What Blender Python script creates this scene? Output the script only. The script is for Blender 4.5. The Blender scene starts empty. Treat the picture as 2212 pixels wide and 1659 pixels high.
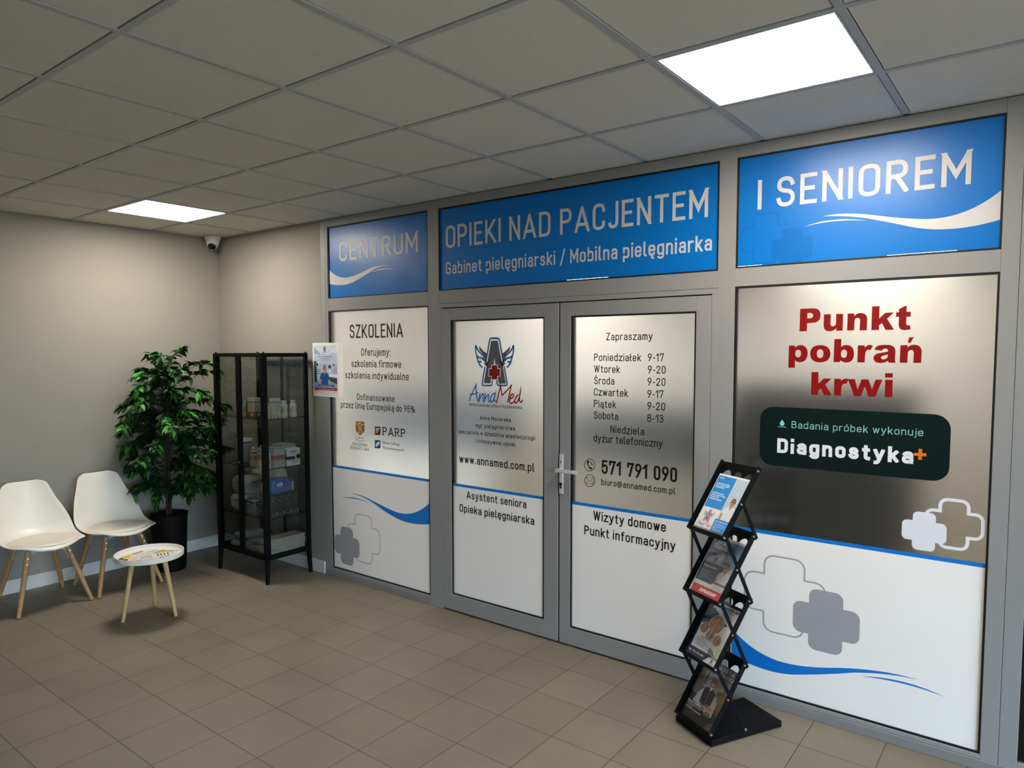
import bpy, math, random
from mathutils import Vector, Matrix
from mathutils.geometry import tessellate_polygon
random.seed(7)
PI=math.pi
C=bpy.context.scene.collection
SC=bpy.context.scene
# ---------------------------------------------------------------- camera, world, exposure
cam_data=bpy.data.cameras.new('camera'); cam=bpy.data.objects.new('camera',cam_data); C.objects.link(cam)
R=((0.79274,-0.03826,0.60835),(0.60955,0.05242,-0.79101),(-0.00163,0.99789,0.06488))
M=Matrix.Identity(4)
for i in range(3):
    for j in range(3): M[i][j]=R[i][j]
M[0][3],M[1][3],M[2][3]=5.8838,-3.4202,1.7394
cam.matrix_world=M
cam_data.sensor_fit='HORIZONTAL'; cam_data.sensor_width=36.0
cam_data.lens=1524.78/2212*36.0
cam_data.shift_x=-(1101.07-1106)/2212
cam_data.shift_y=(856.03-829.5)/2212
cam_data.clip_start=0.02; cam_data.clip_end=100
SC.camera=cam
SC.view_settings.view_transform='Standard'; SC.view_settings.look='None'
SC.view_settings.gamma=1.0; SC.view_settings.use_curve_mapping=False
SC.view_settings.exposure=1.5
LAMP=15.0         # radiance of the ceiling panels
DAY=6.5           # daylight outside the entrance glazing
world=bpy.data.worlds.new('daylight'); SC.world=world; world.use_nodes=True
bg=world.node_tree.nodes['Background']; bg.inputs[1].default_value=DAY
# pale overcast sky above the horizon, darker paving below it
wn=world.node_tree; tcw=wn.nodes.new('ShaderNodeTexCoord'); sep=wn.nodes.new('ShaderNodeSeparateXYZ'); rw=wn.nodes.new('ShaderNodeValToRGB')
wn.links.new(tcw.outputs['Generated'],sep.inputs[0]); wn.links.new(sep.outputs[2],rw.inputs[0]); wn.links.new(rw.outputs[0],bg.inputs[0])
rw.color_ramp.elements[0].position=0.0; rw.color_ramp.elements[0].color=(.17,.18,.19,1); rw.color_ramp.elements[1].position=.04; rw.color_ramp.elements[1].color=(.60,.77,1.0,1)
SC.cycles.max_bounces=10; SC.cycles.diffuse_bounces=5; SC.cycles.glossy_bounces=4
SC.cycles.transmission_bounces=8; SC.cycles.transparent_max_bounces=16
SC.cycles.caustics_reflective=False; SC.cycles.caustics_refractive=True
SC.cycles.sample_clamp_indirect=6.0
SC.cycles.use_denoising=True
# ---------------------------------------------------------------- materials
def lin(c):
    if isinstance(c,str): c=tuple(int(c[i:i+2],16)/255 for i in (0,2,4))
    return tuple((x/12.92 if x<=.04045 else ((x+.055)/1.055)**2.4) for x in c)+(1.0,)
MATS={}
def mat(name,col,rough=.5,metal=0.,spec=.5,coat=0.,coatr=.1,noise=0.,nscale=8.,bump=0.,bscale=200.,trans=0.,ior=1.45,stretch=None,emit=None,alpha=None):
    if name in MATS: return MATS[name]
    m=bpy.data.materials.new(name); m.use_nodes=True; nt=m.node_tree; b=nt.nodes['Principled BSDF']
    c=lin(col); b.inputs['Base Color'].default_value=c
    b.inputs['Roughness'].default_value=rough; b.inputs['Metallic'].default_value=metal
    b.inputs['Specular IOR Level'].default_value=spec; b.inputs['IOR'].default_value=ior
    b.inputs['Coat Weight'].default_value=coat; b.inputs['Coat Roughness'].default_value=coatr
    b.inputs['Transmission Weight'].default_value=trans
    if emit: b.inputs['Emission Color'].default_value=lin(emit[0]); b.inputs['Emission Strength'].default_value=emit[1]
    if noise>0 or bump>0:
        tc=nt.nodes.new('ShaderNodeTexCoord'); mp=nt.nodes.new('ShaderNodeMapping'); nt.links.new(tc.outputs['Object'],mp.inputs[0])
        if stretch: mp.inputs['Scale'].default_value=stretch
    if noise>0:
        n=nt.nodes.new('ShaderNodeTexNoise'); n.inputs['Scale'].default_value=nscale; n.inputs['Detail'].default_value=5
        nt.links.new(mp.outputs[0],n.inputs['Vector'])
        r=nt.nodes.new('ShaderNodeValToRGB'); nt.links.new(n.outputs[0],r.inputs[0])
        r.color_ramp.elements[0].position=.3; r.color_ramp.elements[1].position=.7
        r.color_ramp.elements[0].color=tuple(x*(1-noise) for x in c[:3])+(1,); r.color_ramp.elements[1].color=tuple(min(1,x*(1+noise)) for x in c[:3])+(1,)
        nt.links.new(r.outputs[0],b.inputs['Base Color'])
    if bump>0:
        n=nt.nodes.new('ShaderNodeTexNoise'); n.inputs['Scale'].default_value=bscale; nt.links.new(mp.outputs[0],n.inputs['Vector'])
        bu=nt.nodes.new('ShaderNodeBump'); bu.inputs['Strength'].default_value=bump; bu.inputs['Distance'].default_value=.002
        nt.links.new(n.outputs[0],bu.inputs['Height']); nt.links.new(bu.outputs[0],b.inputs['Normal'])
    MATS[name]=m; return m
def ink(h,rough=.45): return mat('ink_'+h+('g' if rough<.4 else ''),h,rough)
def clear_glass(name,tint=(.93,.96,.95),refl=.08):
    if name in MATS: return MATS[name]
    m=bpy.data.materials.new(name); m.use_nodes=True; nt=m.node_tree; nt.nodes.clear()
    o=nt.nodes.new('ShaderNodeOutputMaterial'); mx=nt.nodes.new('ShaderNodeMixShader'); t=nt.nodes.new('ShaderNodeBsdfTransparent'); g=nt.nodes.new('ShaderNodeBsdfGlossy')
    lw=nt.nodes.new('ShaderNodeFresnel'); lw.inputs[0].default_value=1.5
    t.inputs[0].default_value=tint+(1,); g.inputs['Roughness'].default_value=.02
    ge=nt.nodes.new('ShaderNodeNewGeometry'); mu=nt.nodes.new('ShaderNodeMath'); mu.operation='SUBTRACT'; mu.use_clamp=True; nt.links.new(lw.outputs[0],mu.inputs[0]); nt.links.new(ge.outputs['Backfacing'],mu.inputs[1])   # only the entry face mirrors
    nt.links.new(mu.outputs[0],mx.inputs[0]); nt.links.new(t.outputs[0],mx.inputs[1]); nt.links.new(g.outputs[0],mx.inputs[2]); nt.links.new(mx.outputs[0],o.inputs[0])
    MATS[name]=m; return m
# ---------------------------------------------------------------- mesh helpers
class MB:
    def __init__(s): s.v=[]; s.f=[]; s.m=[]; s.mats=[]; s.mat=0
    def use(s,m):
        if m not in s.mats: s.mats.append(m)
        s.mat=s.mats.index(m); return s
    def face(s,idx): s.f.append(tuple(idx)); s.m.append(s.mat)
    def add(s,vs,fs):
        o=len(s.v); s.v+=[tuple(p) for p in vs]
        for f in fs: s.face([i+o for i in f])
    def box(s,x0,x1,y0,y1,z0,z1,T=None,b=0.):
        if b>0:
            # chamfered box: 24 verts
            vs=[];X=(x0,x1);Yy=(y0,y1);Z=(z0,z1);ids={}
            for i in (0,1):
                for j in (0,1):
                    for k in (0,1):
                        sx,sy,sz=(1,-1)[i]*b,(1,-1)[j]*b,(1,-1)[k]*b
                        ids[i,j,k]=(len(vs),len(vs)+1,len(vs)+2)
                        vs+=[(X[i],Yy[j]+sy,Z[k]+sz),(X[i]+sx,Yy[j],Z[k]+sz),(X[i]+sx,Yy[j]+sy,Z[k])]
            fs=[]
            for i in (0,1):
                q=[ids[i,0,0][0],ids[i,0,1][0],ids[i,1,1][0],ids[i,1,0][0]]; fs.append(q if i==0 else q[::-1])
                q=[ids[0,i,0][1],ids[1,i,0][1],ids[1,i,1][1],ids[0,i,1][1]]; fs.append(q if i==0 else q[::-1])
                q=[ids[0,0,i][2],ids[0,1,i][2],ids[1,1,i][2],ids[1,0,i][2]]; fs.append(q if i==0 else q[::-1])
            for j in (0,1):
                for k in (0,1):
                    a,c=ids[0,j,k],ids[1,j,k]; q=[a[1],a[2],c[2],c[1]]; fs.append(q if j==k else q[::-1])
                    a,c=ids[j,0,k],ids[j,1,k]; q=[a[0],c[0],c[2],a[2]]; fs.append(q if j==k else q[::-1])
                    a,c=ids[j,k,0],ids[j,k,1]; q=[a[1],c[1],c[0],a[0]]; fs.append(q if j==k else q[::-1])
            for (i,j,k),t in ids.items(): fs.append(t if (i+j+k)%2==1 else t[::-1])
        else:
            vs=[(x,y,z) for x in (x0,x1) for y in (y0,y1) for z in (z0,z1)]
            fs=[(0,1,3,2),(4,6,7,5),(0,4,5,1),(2,3,7,6),(0,2,6,4),(1,5,7,3)]
        if T is not None: vs=[tuple(T@Vector(p)) for p in vs]
        s.add(vs,fs); return s
    def lathe(s,prof,n=32,T=None,cap=True,sx=1,sy=1):
        vs=[(r*math.cos(2*PI*k/n)*sx,r*math.sin(2*PI*k/n)*sy,z) for r,z in prof for k in range(n)]
        fs=[(i*n+k,i*n+(k+1)%n,(i+1)*n+(k+1)%n,(i+1)*n+k) for i in range(len(prof)-1) for k in range(n)]
        if cap: fs+=[tuple(range(n))[::-1],tuple(range((len(prof)-1)*n,len(prof)*n))]
        if T is not None: vs=[tuple(T@Vector(p)) for p in vs]
        s.add(vs,fs); return s
    def tube(s,pts,rad,n=10):
        pts=[Vector(p) for p in pts]
        if not isinstance(rad,(list,tuple)): rad=[rad]*len(pts)
        rings=[]; up=None
        for i,p in enumerate(pts):
            d=(pts[min(i+1,len(pts)-1)]-pts[max(i-1,0)]).normalized()
            if up is None: up=Vector((0,0,1)) if abs(d.z)<.9 else Vector((1,0,0))
            a=d.cross(up).normalized(); b=a.cross(d).normalized(); up=b
            rings+=[tuple(p+(a*math.cos(2*PI*k/n)+b*math.sin(2*PI*k/n))*rad[i]) for k in range(n)]
        m=len(pts)
        fs=[(i*n+k,i*n+(k+1)%n,(i+1)*n+(k+1)%n,(i+1)*n+k) for i in range(m-1) for k in range(n)]
        fs+=[tuple(range(n))[::-1],tuple(range((m-1)*n,m*n))]
        s.add(rings,fs); return s
    def prism(s,loops,th,T):   # 2D loops (outer + holes) in local xy, extruded along local z from 0 to th
        tr=tessellate_polygon([[Vector((x,y,0)) for x,y in l] for l in loops]); flat=[p for l in loops for p in l]; n=len(flat)
        vs=[T@Vector((x,y,0)) for x,y in flat]+[T@Vector((x,y,th)) for x,y in flat]
        fs=[t for t in tr]+[tuple(i+n for i in t)[::-1] for t in tr]; o=0
        for l in loops:
            k=len(l); fs+=[(o+i,o+(i+1)%k,n+o+(i+1)%k,n+o+i) for i in range(k)]; o+=k
        s.add(vs,fs); return s
    def build(s,name,parent=None,mats=None,smooth=False,loc=None,bevel=0.,sub=0,solid=0.,off=(0,0,0)):
        me=bpy.data.meshes.new(name)
        vs=s.v if off==(0,0,0) else [(a-off[0],b-off[1],c-off[2]) for a,b,c in s.v]
        me.from_pydata(vs,[],s.f)
        for m in (mats or s.mats): me.materials.append(m)
        for p,i in zip(me.polygons,s.m): p.material_index=i; p.use_smooth=smooth
        me.update()
        o=bpy.data.objects.new(name,me); C.objects.link(o)
        if parent: o.parent=parent
        if loc: o.location=loc
        if solid: q=o.modifiers.new('solid','SOLIDIFY'); q.thickness=solid; q.offset=-1
        if bevel: q=o.modifiers.new('bevel','BEVEL'); q.width=bevel; q.segments=2; q.limit_method='ANGLE'; q.angle_limit=.7
        if sub: q=o.modifiers.new('sub','SUBSURF'); q.levels=sub; q.render_levels=sub
        if smooth and not sub:
            try: me.set_sharp_from_angle(angle=.7)
            except Exception: pass
        return o
def thing(name,label,cat,loc=(0,0,0),rotz=0,group=None):
    o=bpy.data.objects.new(name,None); C.objects.link(o); o.location=loc; o.rotation_euler=(0,0,rotz); o.empty_display_size=.1
    o['label']=label; o['category']=cat
    if group: o['group']=group
    return o
def tag(o,label,cat,group=None):
    o['label']=label; o['category']=cat
    if group: o['group']=group
    return o
def struct(o,label=None,cat=None):
    o['kind']='structure'
    if label: o['label']=label
    if cat: o['category']=cat
    return o
def sempty(name,loc=(0,0,0),label=None,cat=None):
    o=bpy.data.objects.new(name,None); C.objects.link(o); o.location=loc; o['kind']='structure'
    if label: o['label']=label; o['category']=cat
    return o
def copy_tree(o,parent=None,top=True):
    c=o.copy(); C.objects.link(c)
    if parent is not None: c.parent=parent
    for ch in list(o.children): copy_tree(ch,c,False)
    return c
# ---------------------------------------------------------------- 2D drawing: every polygon is [loops, material, layer]
def qpath(d,n=8):
    import re
    t=re.findall(r'[MLQZ]|-?\d*\.?\d+',d); out=[]; i=0; cmd=None
    while i<len(t):
        if t[i] in 'MLQZ':
            cmd=t[i]; i+=1
            if cmd=='Z': out[-1].append(out[-1][0])
            continue
        x,y=float(t[i]),float(t[i+1])
        if cmd=='M': out.append([(x,y)]); i+=2; cmd='L'
        elif cmd=='L': out[-1].append((x,y)); i+=2
        else:
            a=out[-1][-1]; b=(float(t[i+2]),float(t[i+3])); i+=4
            for k in range(1,n+1):
                s=k/n; out[-1].append(((1-s)**2*a[0]+2*s*(1-s)*x+s*s*b[0],(1-s)**2*a[1]+2*s*(1-s)*y+s*s*b[1]))
    return out
def clipz(poly,lo,hi):
    for sgn,lim in ((1,lo),(-1,hi)):
        if lim is None: continue
        out=[]
        for i in range(len(poly)):
            a=poly[i-1]; b=poly[i]; da=sgn*(a[1]-lim); db=sgn*(b[1]-lim)
            if da>=0: 
                if db>=0: out.append(b)
                else: t=da/(da-db); out.append((a[0]+t*(b[0]-a[0]),lim))
            elif db>=0: t=da/(da-db); out+=[(a[0]+t*(b[0]-a[0]),lim),b]
        poly=out
        if len(poly)<3: return None
    return poly
def ribbon(pts,w,ext=0.,lo=None,hi=None):
    """a constant-width pen stroke along 2D points as convex quads"""
    q=[pts[0]]
    for p in pts[1:]:
        if math.hypot(p[0]-q[-1][0],p[1]-q[-1][1])>1e-7: q.append(p)
    pts=q
    if len(pts)<2: return []
    closed=math.hypot(pts[0][0]-pts[-1][0],pts[0][1]-pts[-1][1])<1e-6 and len(pts)>3
    if closed: pts=pts[:-1]
    n=len(pts); h=w/2; L=[];Rr=[]
    for i in range(n):
        p=pts[i]
        a=pts[i-1] if (i>0 or closed) else None; b=pts[(i+1)%n] if (i<n-1 or closed) else None
        def nd(u,v): dx,dy=v[0]-u[0],v[1]-u[1]; l=math.hypot(dx,dy); return dx/l,dy/l
        if a is None: d=nd(p,b); p=(p[0]-d[0]*ext,p[1]-d[1]*ext); nx,ny=-d[1],d[0]; k=1
        elif b is None: d=nd(a,p); p=(p[0]+d[0]*ext,p[1]+d[1]*ext); nx,ny=-d[1],d[0]; k=1
        else:
            d1=nd(a,p); d2=nd(p,b); nx,ny=-(d1[1]+d2[1]),d1[0]+d2[0]; l=math.hypot(nx,ny)
            if l<1e-6: nx,ny=-d1[1],d1[0]; k=1
            else:
                nx/=l; ny/=l; k=1/max(.17,abs(nx*-d1[1]+ny*d1[0]))
        L.append((p[0]+nx*h*k,p[1]+ny*h*k)); Rr.append((p[0]-nx*h*k,p[1]-ny*h*k))
    out=[]
    for i in range(n if closed else n-1):
        j=(i+1)%n; c=clipz([L[i],L[j],Rr[j],Rr[i]],lo,hi)
        if c: out.append(c)
    return out
def ell(cx,cy,rx,ry,n=24,a0=0,a1=2*PI): return [(cx+rx*math.cos(a0+(a1-a0)*k/n),cy+ry*math.sin(a0+(a1-a0)*k/n)) for k in range(n)]
def rrect(x0,y0,x1,y1,r,n=6):
    o=[]
    for cx,cy,a in ((x1-r,y1-r,0),(x0+r,y1-r,PI/2),(x0+r,y0+r,PI),(x1-r,y0+r,1.5*PI)):
        o+=[(cx+r*math.cos(a+PI/2*k/n),cy+r*math.sin(a+PI/2*k/n)) for k in range(n+1)]
    return o
def cross_loop(cx,cy,S,A,r,n=6):
    """plus shape, size S, arm width A, outer corners rounded"""
    s=S/2;a=A/2;o=[]
    for q in range(4):
        c,sn=math.cos(q*PI/2),math.sin(q*PI/2)
        loc=[(a,-a)]+[(s-r+r*math.cos(t),-a+r+r*math.sin(t)) for t in [-PI/2+PI/2*k/n for k in range(n+1)]]+[(s-r+r*math.cos(t),a-r+r*math.sin(t)) for t in [PI/2*k/n for k in range(n+1)]]
        o+=[(cx+x*c-y*sn,cy+x*sn+y*c) for x,y in loc]
    return o
G={
'A':(.54,'M0 0 L.27 1 L.54 0 M.1 .27 L.44 .27'),'B':(.43,'M0 0 L0 1 L.22 1 Q.4 1 .4 .77 Q.4 .54 .2 .54 L0 .54 M.2 .54 Q.43 .54 .43 .27 Q.43 0 .22 0 L0 0'),
'C':(.42,'M.42 .76 Q.42 1 .21 1 Q0 1 0 .76 L0 .24 Q0 0 .21 0 Q.42 0 .42 .24'),'D':(.44,'M0 0 L0 1 L.2 1 Q.44 1 .44 .74 L.44 .26 Q.44 0 .2 0 Z'),
'E':(.36,'M.36 1 L0 1 L0 0 L.36 0 M0 .52 L.3 .52'),'F':(.36,'M.36 1 L0 1 L0 0 M0 .52 L.3 .52'),
'G':(.43,'M.42 .78 Q.42 1 .21 1 Q0 1 0 .76 L0 .24 Q0 0 .21 0 Q.43 0 .43 .24 L.43 .46 L.26 .46'),'H':(.44,'M0 0 L0 1 M.44 0 L.44 1 M0 .52 L.44 .52'),
'I':(0,'M0 0 L0 1'),'J':(.3,'M.3 1 L.3 .22 Q.3 0 .13 0 Q.02 0 0 .12'),'K':(.46,'M0 0 L0 1 M.02 .34 L.42 1 M.14 .54 L.46 0'),
'L':(.34,'M0 1 L0 0 L.34 0'),'M':(.56,'M0 0 L0 1 M0 1 L.28 .3 L.56 1 M.56 1 L.56 0'),'N':(.44,'M0 0 L0 1 M0 1 L.44 0 M.44 0 L.44 1'),
'O':(.44,'M.22 1 Q0 1 0 .76 L0 .24 Q0 0 .22 0 Q.44 0 .44 .24 L.44 .76 Q.44 1 .22 1 Z'),'P':(.42,'M0 0 L0 1 L.2 1 Q.42 1 .42 .74 Q.42 .48 .2 .48 L0 .48'),
'R':(.44,'M0 0 L0 1 L.2 1 Q.42 1 .42 .75 Q.42 .5 .2 .5 L0 .5 M.2 .5 L.44 0'),'S':(.42,'M.4 .8 Q.36 1 .2 1 Q.01 1 .01 .76 Q.01 .57 .2 .53 Q.42 .49 .42 .26 Q.42 0 .2 0 Q.03 0 0 .2'),
'T':(.42,'M0 1 L.42 1 M.21 1 L.21 0'),'U':(.42,'M0 1 L0 .24 Q0 0 .21 0 Q.42 0 .42 .24 L.42 1'),'V':(.5,'M0 1 L.25 0 L.5 1'),'W':(.7,'M0 1 L.18 0 L.35 1 L.52 0 L.7 1'),
'X':(.46,'M0 0 L.46 1 M0 1 L.46 0'),'Y':(.5,'M0 1 L.25 .45 L.5 1 M.25 .45 L.25 0'),'Z':(.4,'M.01 1 L.4 1 M.4 1 L0 0 M0 0 L.41 0'),
'Q':(.44,'M.22 1 Q0 1 0 .76 L0 .24 Q0 0 .22 0 Q.44 0 .44 .24 L.44 .76 Q.44 1 .22 1 Z M.28 .2 L.44 0'),
'a':(.36,'M.04 .6 Q.09 .7 .19 .7 Q.36 .7 .36 .52 L.36 0 M.36 .385 L.17 .385 Q0 .385 0 .19 Q0 0 .16 0 Q.3 0 .36 .12'),
'b':(.37,'M0 1 L0 0 M0 .5 Q.02 .7 .19 .7 Q.37 .7 .37 .5 L.37 .2 Q.37 0 .19 0 Q.02 0 0 .2'),'c':(.34,'M.35 .53 Q.33 .7 .18 .7 Q0 .7 0 .5 L0 .2 Q0 0 .18 0 Q.33 0 .35 .17'),
'd':(.37,'M.37 1 L.37 0 M.37 .5 Q.35 .7 .18 .7 Q0 .7 0 .5 L0 .2 Q0 0 .18 0 Q.35 0 .37 .2'),'e':(.37,'M.02 .36 L.37 .36 L.37 .5 Q.37 .7 .185 .7 Q0 .7 0 .5 L0 .2 Q0 0 .19 0 Q.32 0 .35 .13'),
'f':(.24,'M.26 1 L.2 1 Q.1 1 .1 .86 L.1 0 M0 .7 L.22 .7'),'g':(.37,'M.37 .7 L.37 -.1 Q.37 -.28 .18 -.28 Q.08 -.28 .03 -.2 M.37 .5 Q.35 .7 .18 .7 Q0 .7 0 .5 L0 .22 Q0 .02 .18 .02 Q.35 .02 .37 .22'),
'h':(.36,'M0 1 L0 0 M0 .5 Q.04 .7 .2 .7 Q.36 .7 .36 .5 L.36 0'),'i':(0,'M0 .7 L0 0 M0 1 L0 .985'),'j':(.04,'M.06 .7 L.06 -.12 Q.06 -.28 -.06 -.28 M.06 1 L.06 .985'),
'k':(.34,'M0 1 L0 0 M.01 .24 L.32 .7 M.12 .42 L.34 0'),'l':(.1,'M0 1 L0 .14 Q0 0 .11 0'),'m':(.56,'M0 .7 L0 0 M0 .5 Q.03 .7 .15 .7 Q.28 .7 .28 .5 L.28 0 M.28 .5 Q.31 .7 .43 .7 Q.56 .7 .56 .5 L.56 0'),
'n':(.36,'M0 .7 L0 0 M0 .5 Q.04 .7 .19 .7 Q.36 .7 .36 .5 L.36 0'),'o':(.37,'M.185 .7 Q0 .7 0 .5 L0 .2 Q0 0 .185 0 Q.37 0 .37 .2 L.37 .5 Q.37 .7 .185 .7 Z'),
'p':(.37,'M0 .7 L0 -.3 M0 .5 Q.02 .7 .19 .7 Q.37 .7 .37 .5 L.37 .2 Q.37 0 .19 0 Q.02 0 0 .2'),'r':(.24,'M0 .7 L0 0 M0 .48 Q.04 .7 .2 .7 L.26 .69'),
's':(.34,'M.31 .56 Q.28 .7 .17 .7 Q.02 .7 .02 .53 Q.02 .38 .18 .36 Q.34 .33 .34 .18 Q.34 0 .17 0 Q.04 0 0 .14'),'t':(.24,'M.1 .94 L.1 .15 Q.1 0 .24 0 M0 .7 L.22 .7'),
'u':(.36,'M0 .7 L0 .2 Q0 0 .17 0 Q.33 0 .36 .2 M.36 .7 L.36 0'),'v':(.36,'M0 .7 L.18 0 L.36 .7'),'w':(.54,'M0 .7 L.14 0 L.27 .68 L.4 0 L.54 .7'),'x':(.34,'M0 .7 L.34 0 M0 0 L.34 .7'),
'y':(.38,'M0 .7 L.19 .04 M.38 .7 L.16 -.14 Q.12 -.28 .02 -.27'),'z':(.34,'M.02 .7 L.34 .7 M.34 .7 L0 0 M0 0 L.35 0'),
'0':(.38,'M.19 1 Q0 1 0 .76 L0 .24 Q0 0 .19 0 Q.38 0 .38 .24 L.38 .76 Q.38 1 .19 1 Z'),'1':(.2,'M0 .8 L.19 1 M.19 1 L.19 0'),'2':(.4,'M.01 .74 Q0 1 .2 1 Q.39 1 .39 .76 Q.39 .62 .28 .46 L0 0 M0 0 L.4 0'),
'3':(.38,'M0 .8 Q.03 1 .19 1 Q.37 1 .37 .77 Q.37 .54 .15 .54 M.15 .54 Q.39 .54 .39 .27 Q.39 0 .19 0 Q.02 0 0 .2'),'4':(.42,'M.3 0 L.3 .5 M.22 1 L0 .26 L.42 .26'),
'5':(.38,'M.36 1 L.02 1 L.02 .5 M.02 .5 Q.08 .64 .2 .64 Q.38 .64 .38 .4 L.38 .26 Q.38 0 .19 0 Q.03 0 0 .2'),'6':(.38,'M.28 1 L.08 .56 Q0 .4 0 .28 Q0 0 .19 0 Q.38 0 .38 .28 Q.38 .54 .19 .54 Q.06 .54 .02 .4'),
'7':(.4,'M0 .82 L0 1 L.4 1 M.4 1 L.15 0'),'8':(.4,'M.2 .54 Q.03 .54 .03 .77 Q.03 1 .2 1 Q.37 1 .37 .77 Q.37 .54 .2 .54 Q0 .54 0 .27 Q0 0 .2 0 Q.4 0 .4 .27 Q.4 .54 .2 .54'),
'9':(.38,'M.1 0 L.3 .44 Q.38 .6 .38 .72 Q.38 1 .19 1 Q0 1 0 .72 Q0 .46 .19 .46 Q.32 .46 .36 .6'),
'-':(.18,'M.02 .4 L.18 .4'),'/':(.3,'M0 -.12 L.3 1.06'),':':(0,'M0 .015 L0 0 M0 .62 L0 .605'),'.':(0,'M0 .015 L0 0'),',':(0,'M.02 .03 L-.04 -.12'),
'%':(.7,'M.14 1 Q0 1 0 .76 Q0 .54 .14 .54 Q.28 .54 .28 .76 Q.28 1 .14 1 Z M.56 .46 Q.42 .46 .42 .24 Q.42 0 .56 0 Q.7 0 .7 .24 Q.7 .46 .56 .46 Z M.52 1 L.18 0'),
'@':(.66,'M.44 .5 Q.42 .62 .33 .62 Q.2 .62 .2 .45 L.2 .3 Q.2 .12 .33 .12 Q.42 .12 .45 .25 M.46 .62 L.46 .2 Q.47 .1 .56 .12 Q.66 .18 .66 .45 Q.66 .9 .34 .9 Q0 .9 0 .45 L0 .25 Q0 -.16 .3 -.16 L.44 -.15'),
'+':(.36,'M0 .4 L.36 .4 M.18 .62 L.18 .18'),
}
OG='M{0} 0 Q{1} -.12 {2} -.2 Q{3} -.26 {4} -.22'
def og(x): return OG.format(x,x-.1,x-.06,x-.01,x+.05)
AC={'ą':('a',og(.34)),'ę':('e',og(.26)),'Ę':('E',og(.3)),'ł':('l','M-.1 .44 L.12 .6'),'ż':('z','M.18 1 L.18 .985'),'ś':('s','M.14 .88 L.24 1.02'),'ń':('n','M.16 .88 L.26 1.02'),'ó':('o','M.16 .88 L.26 1.02'),'Ś':('S','M.18 1.16 L.28 1.32'),'ć':('c','M.14 .88 L.24 1.02'),'Ł':('L','M-.08 .42 L.2 .6'),'Ż':('Z','M.2 1.2 L.2 1.18')}
SERIF={'P':'M-.1 0 L.12 0 M-.1 1 L0 1','A':'M-.1 0 L.08 0 M.46 0 L.64 0','R':'M-.1 0 L.12 0 M-.1 1 L0 1 M.42 0 L.56 0'}
def din(s,x0,x1,z,cap,w=.13,serif=False,sp=.17,slant=0.):
    """constant-stroke narrow grotesque fitted between x0 and x1 on baseline z"""
    lay=[];x=0.
    for ch in s:
        if ch==' ': x+=(.42 if s[0] in '0123456789' else .31); continue
        base,extra=AC.get(ch,(ch,None)); wd,d=G.get(base,G['o'])
        if w>.2 and base=='i': d='M0 .6 L0 0 M0 1.04 L0 1.035'
        lay.append((x,base,d,extra,ch)); x+=wd+w+sp-.03
    W=x-sp-w+.03; h=w*cap/2
    kx=(x1-x0-2*h)/max(W,1e-6) if x1 is not None else cap
    out=[]
    for ox,base,d,extra,ch in lay:
        desc=base in 'gjpqy,/@'; lo=None if desc else z; hi=z+cap if base not in '/@' else None
        xh=z+h+.7*(cap-2*h)+h
        for k,dd in enumerate((d,extra,SERIF.get(base) if serif else None)):
            if not dd: continue
            for pl in qpath(dd):
                P=[(x0+h+(ox+px)*kx,z+h+py*(cap-2*h)) for px,py in pl]
                if slant: P=[(px+(pz-z)*slant,pz) for px,pz in P]
                if k==0:
                    hh=hi
                    if base in 'vwyxz' or (base=='k' and max(p[1] for p in pl)<.8): hh=xh
                    out+=ribbon(P,2*h,h if base not in 'AVWKMNXYvwxykz179/' or w>.2 else h*1.6,lo,hh if not (w>.2 and base=='i') else None)
                elif k==1: out+=ribbon(P,2*h*.95,h*.6)
                else: out+=ribbon(P,h*1.3,0)
    return out
_fc={}
def bfont(s,x0,x1,z,cap,bold=0.):
    """glyphs of Blender's built-in typeface fitted to the same box"""
    cu=bpy.data.curves.new('t','FONT'); cu.body=s; cu.offset=bold; cu.resolution_u=3; cu.fill_mode='FRONT' if hasattr(cu,'fill_mode') else None
    o=bpy.data.objects.new('t',cu); C.objects.link(o)
    dg=bpy.context.evaluated_depsgraph_get(); me=o.evaluated_get(dg).to_mesh()
    vs=[(v.co.x,v.co.y) for v in me.vertices]; fs=[tuple(p.vertices) for p in me.polygons]
    a=min(v[0] for v in vs); b=max(v[0] for v in vs)
    o.evaluated_get(dg).to_mesh_clear(); bpy.data.objects.remove(o); bpy.data.curves.remove(cu)
    kz=cap/(.729+2*bold); kx=(x1-x0)/(b-a)
    vs=[(x0+(x-a)*kx,z+(y+bold)*kz) for x,y in vs]
    return [[vs[i] for i in f] for f in fs]
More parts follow.
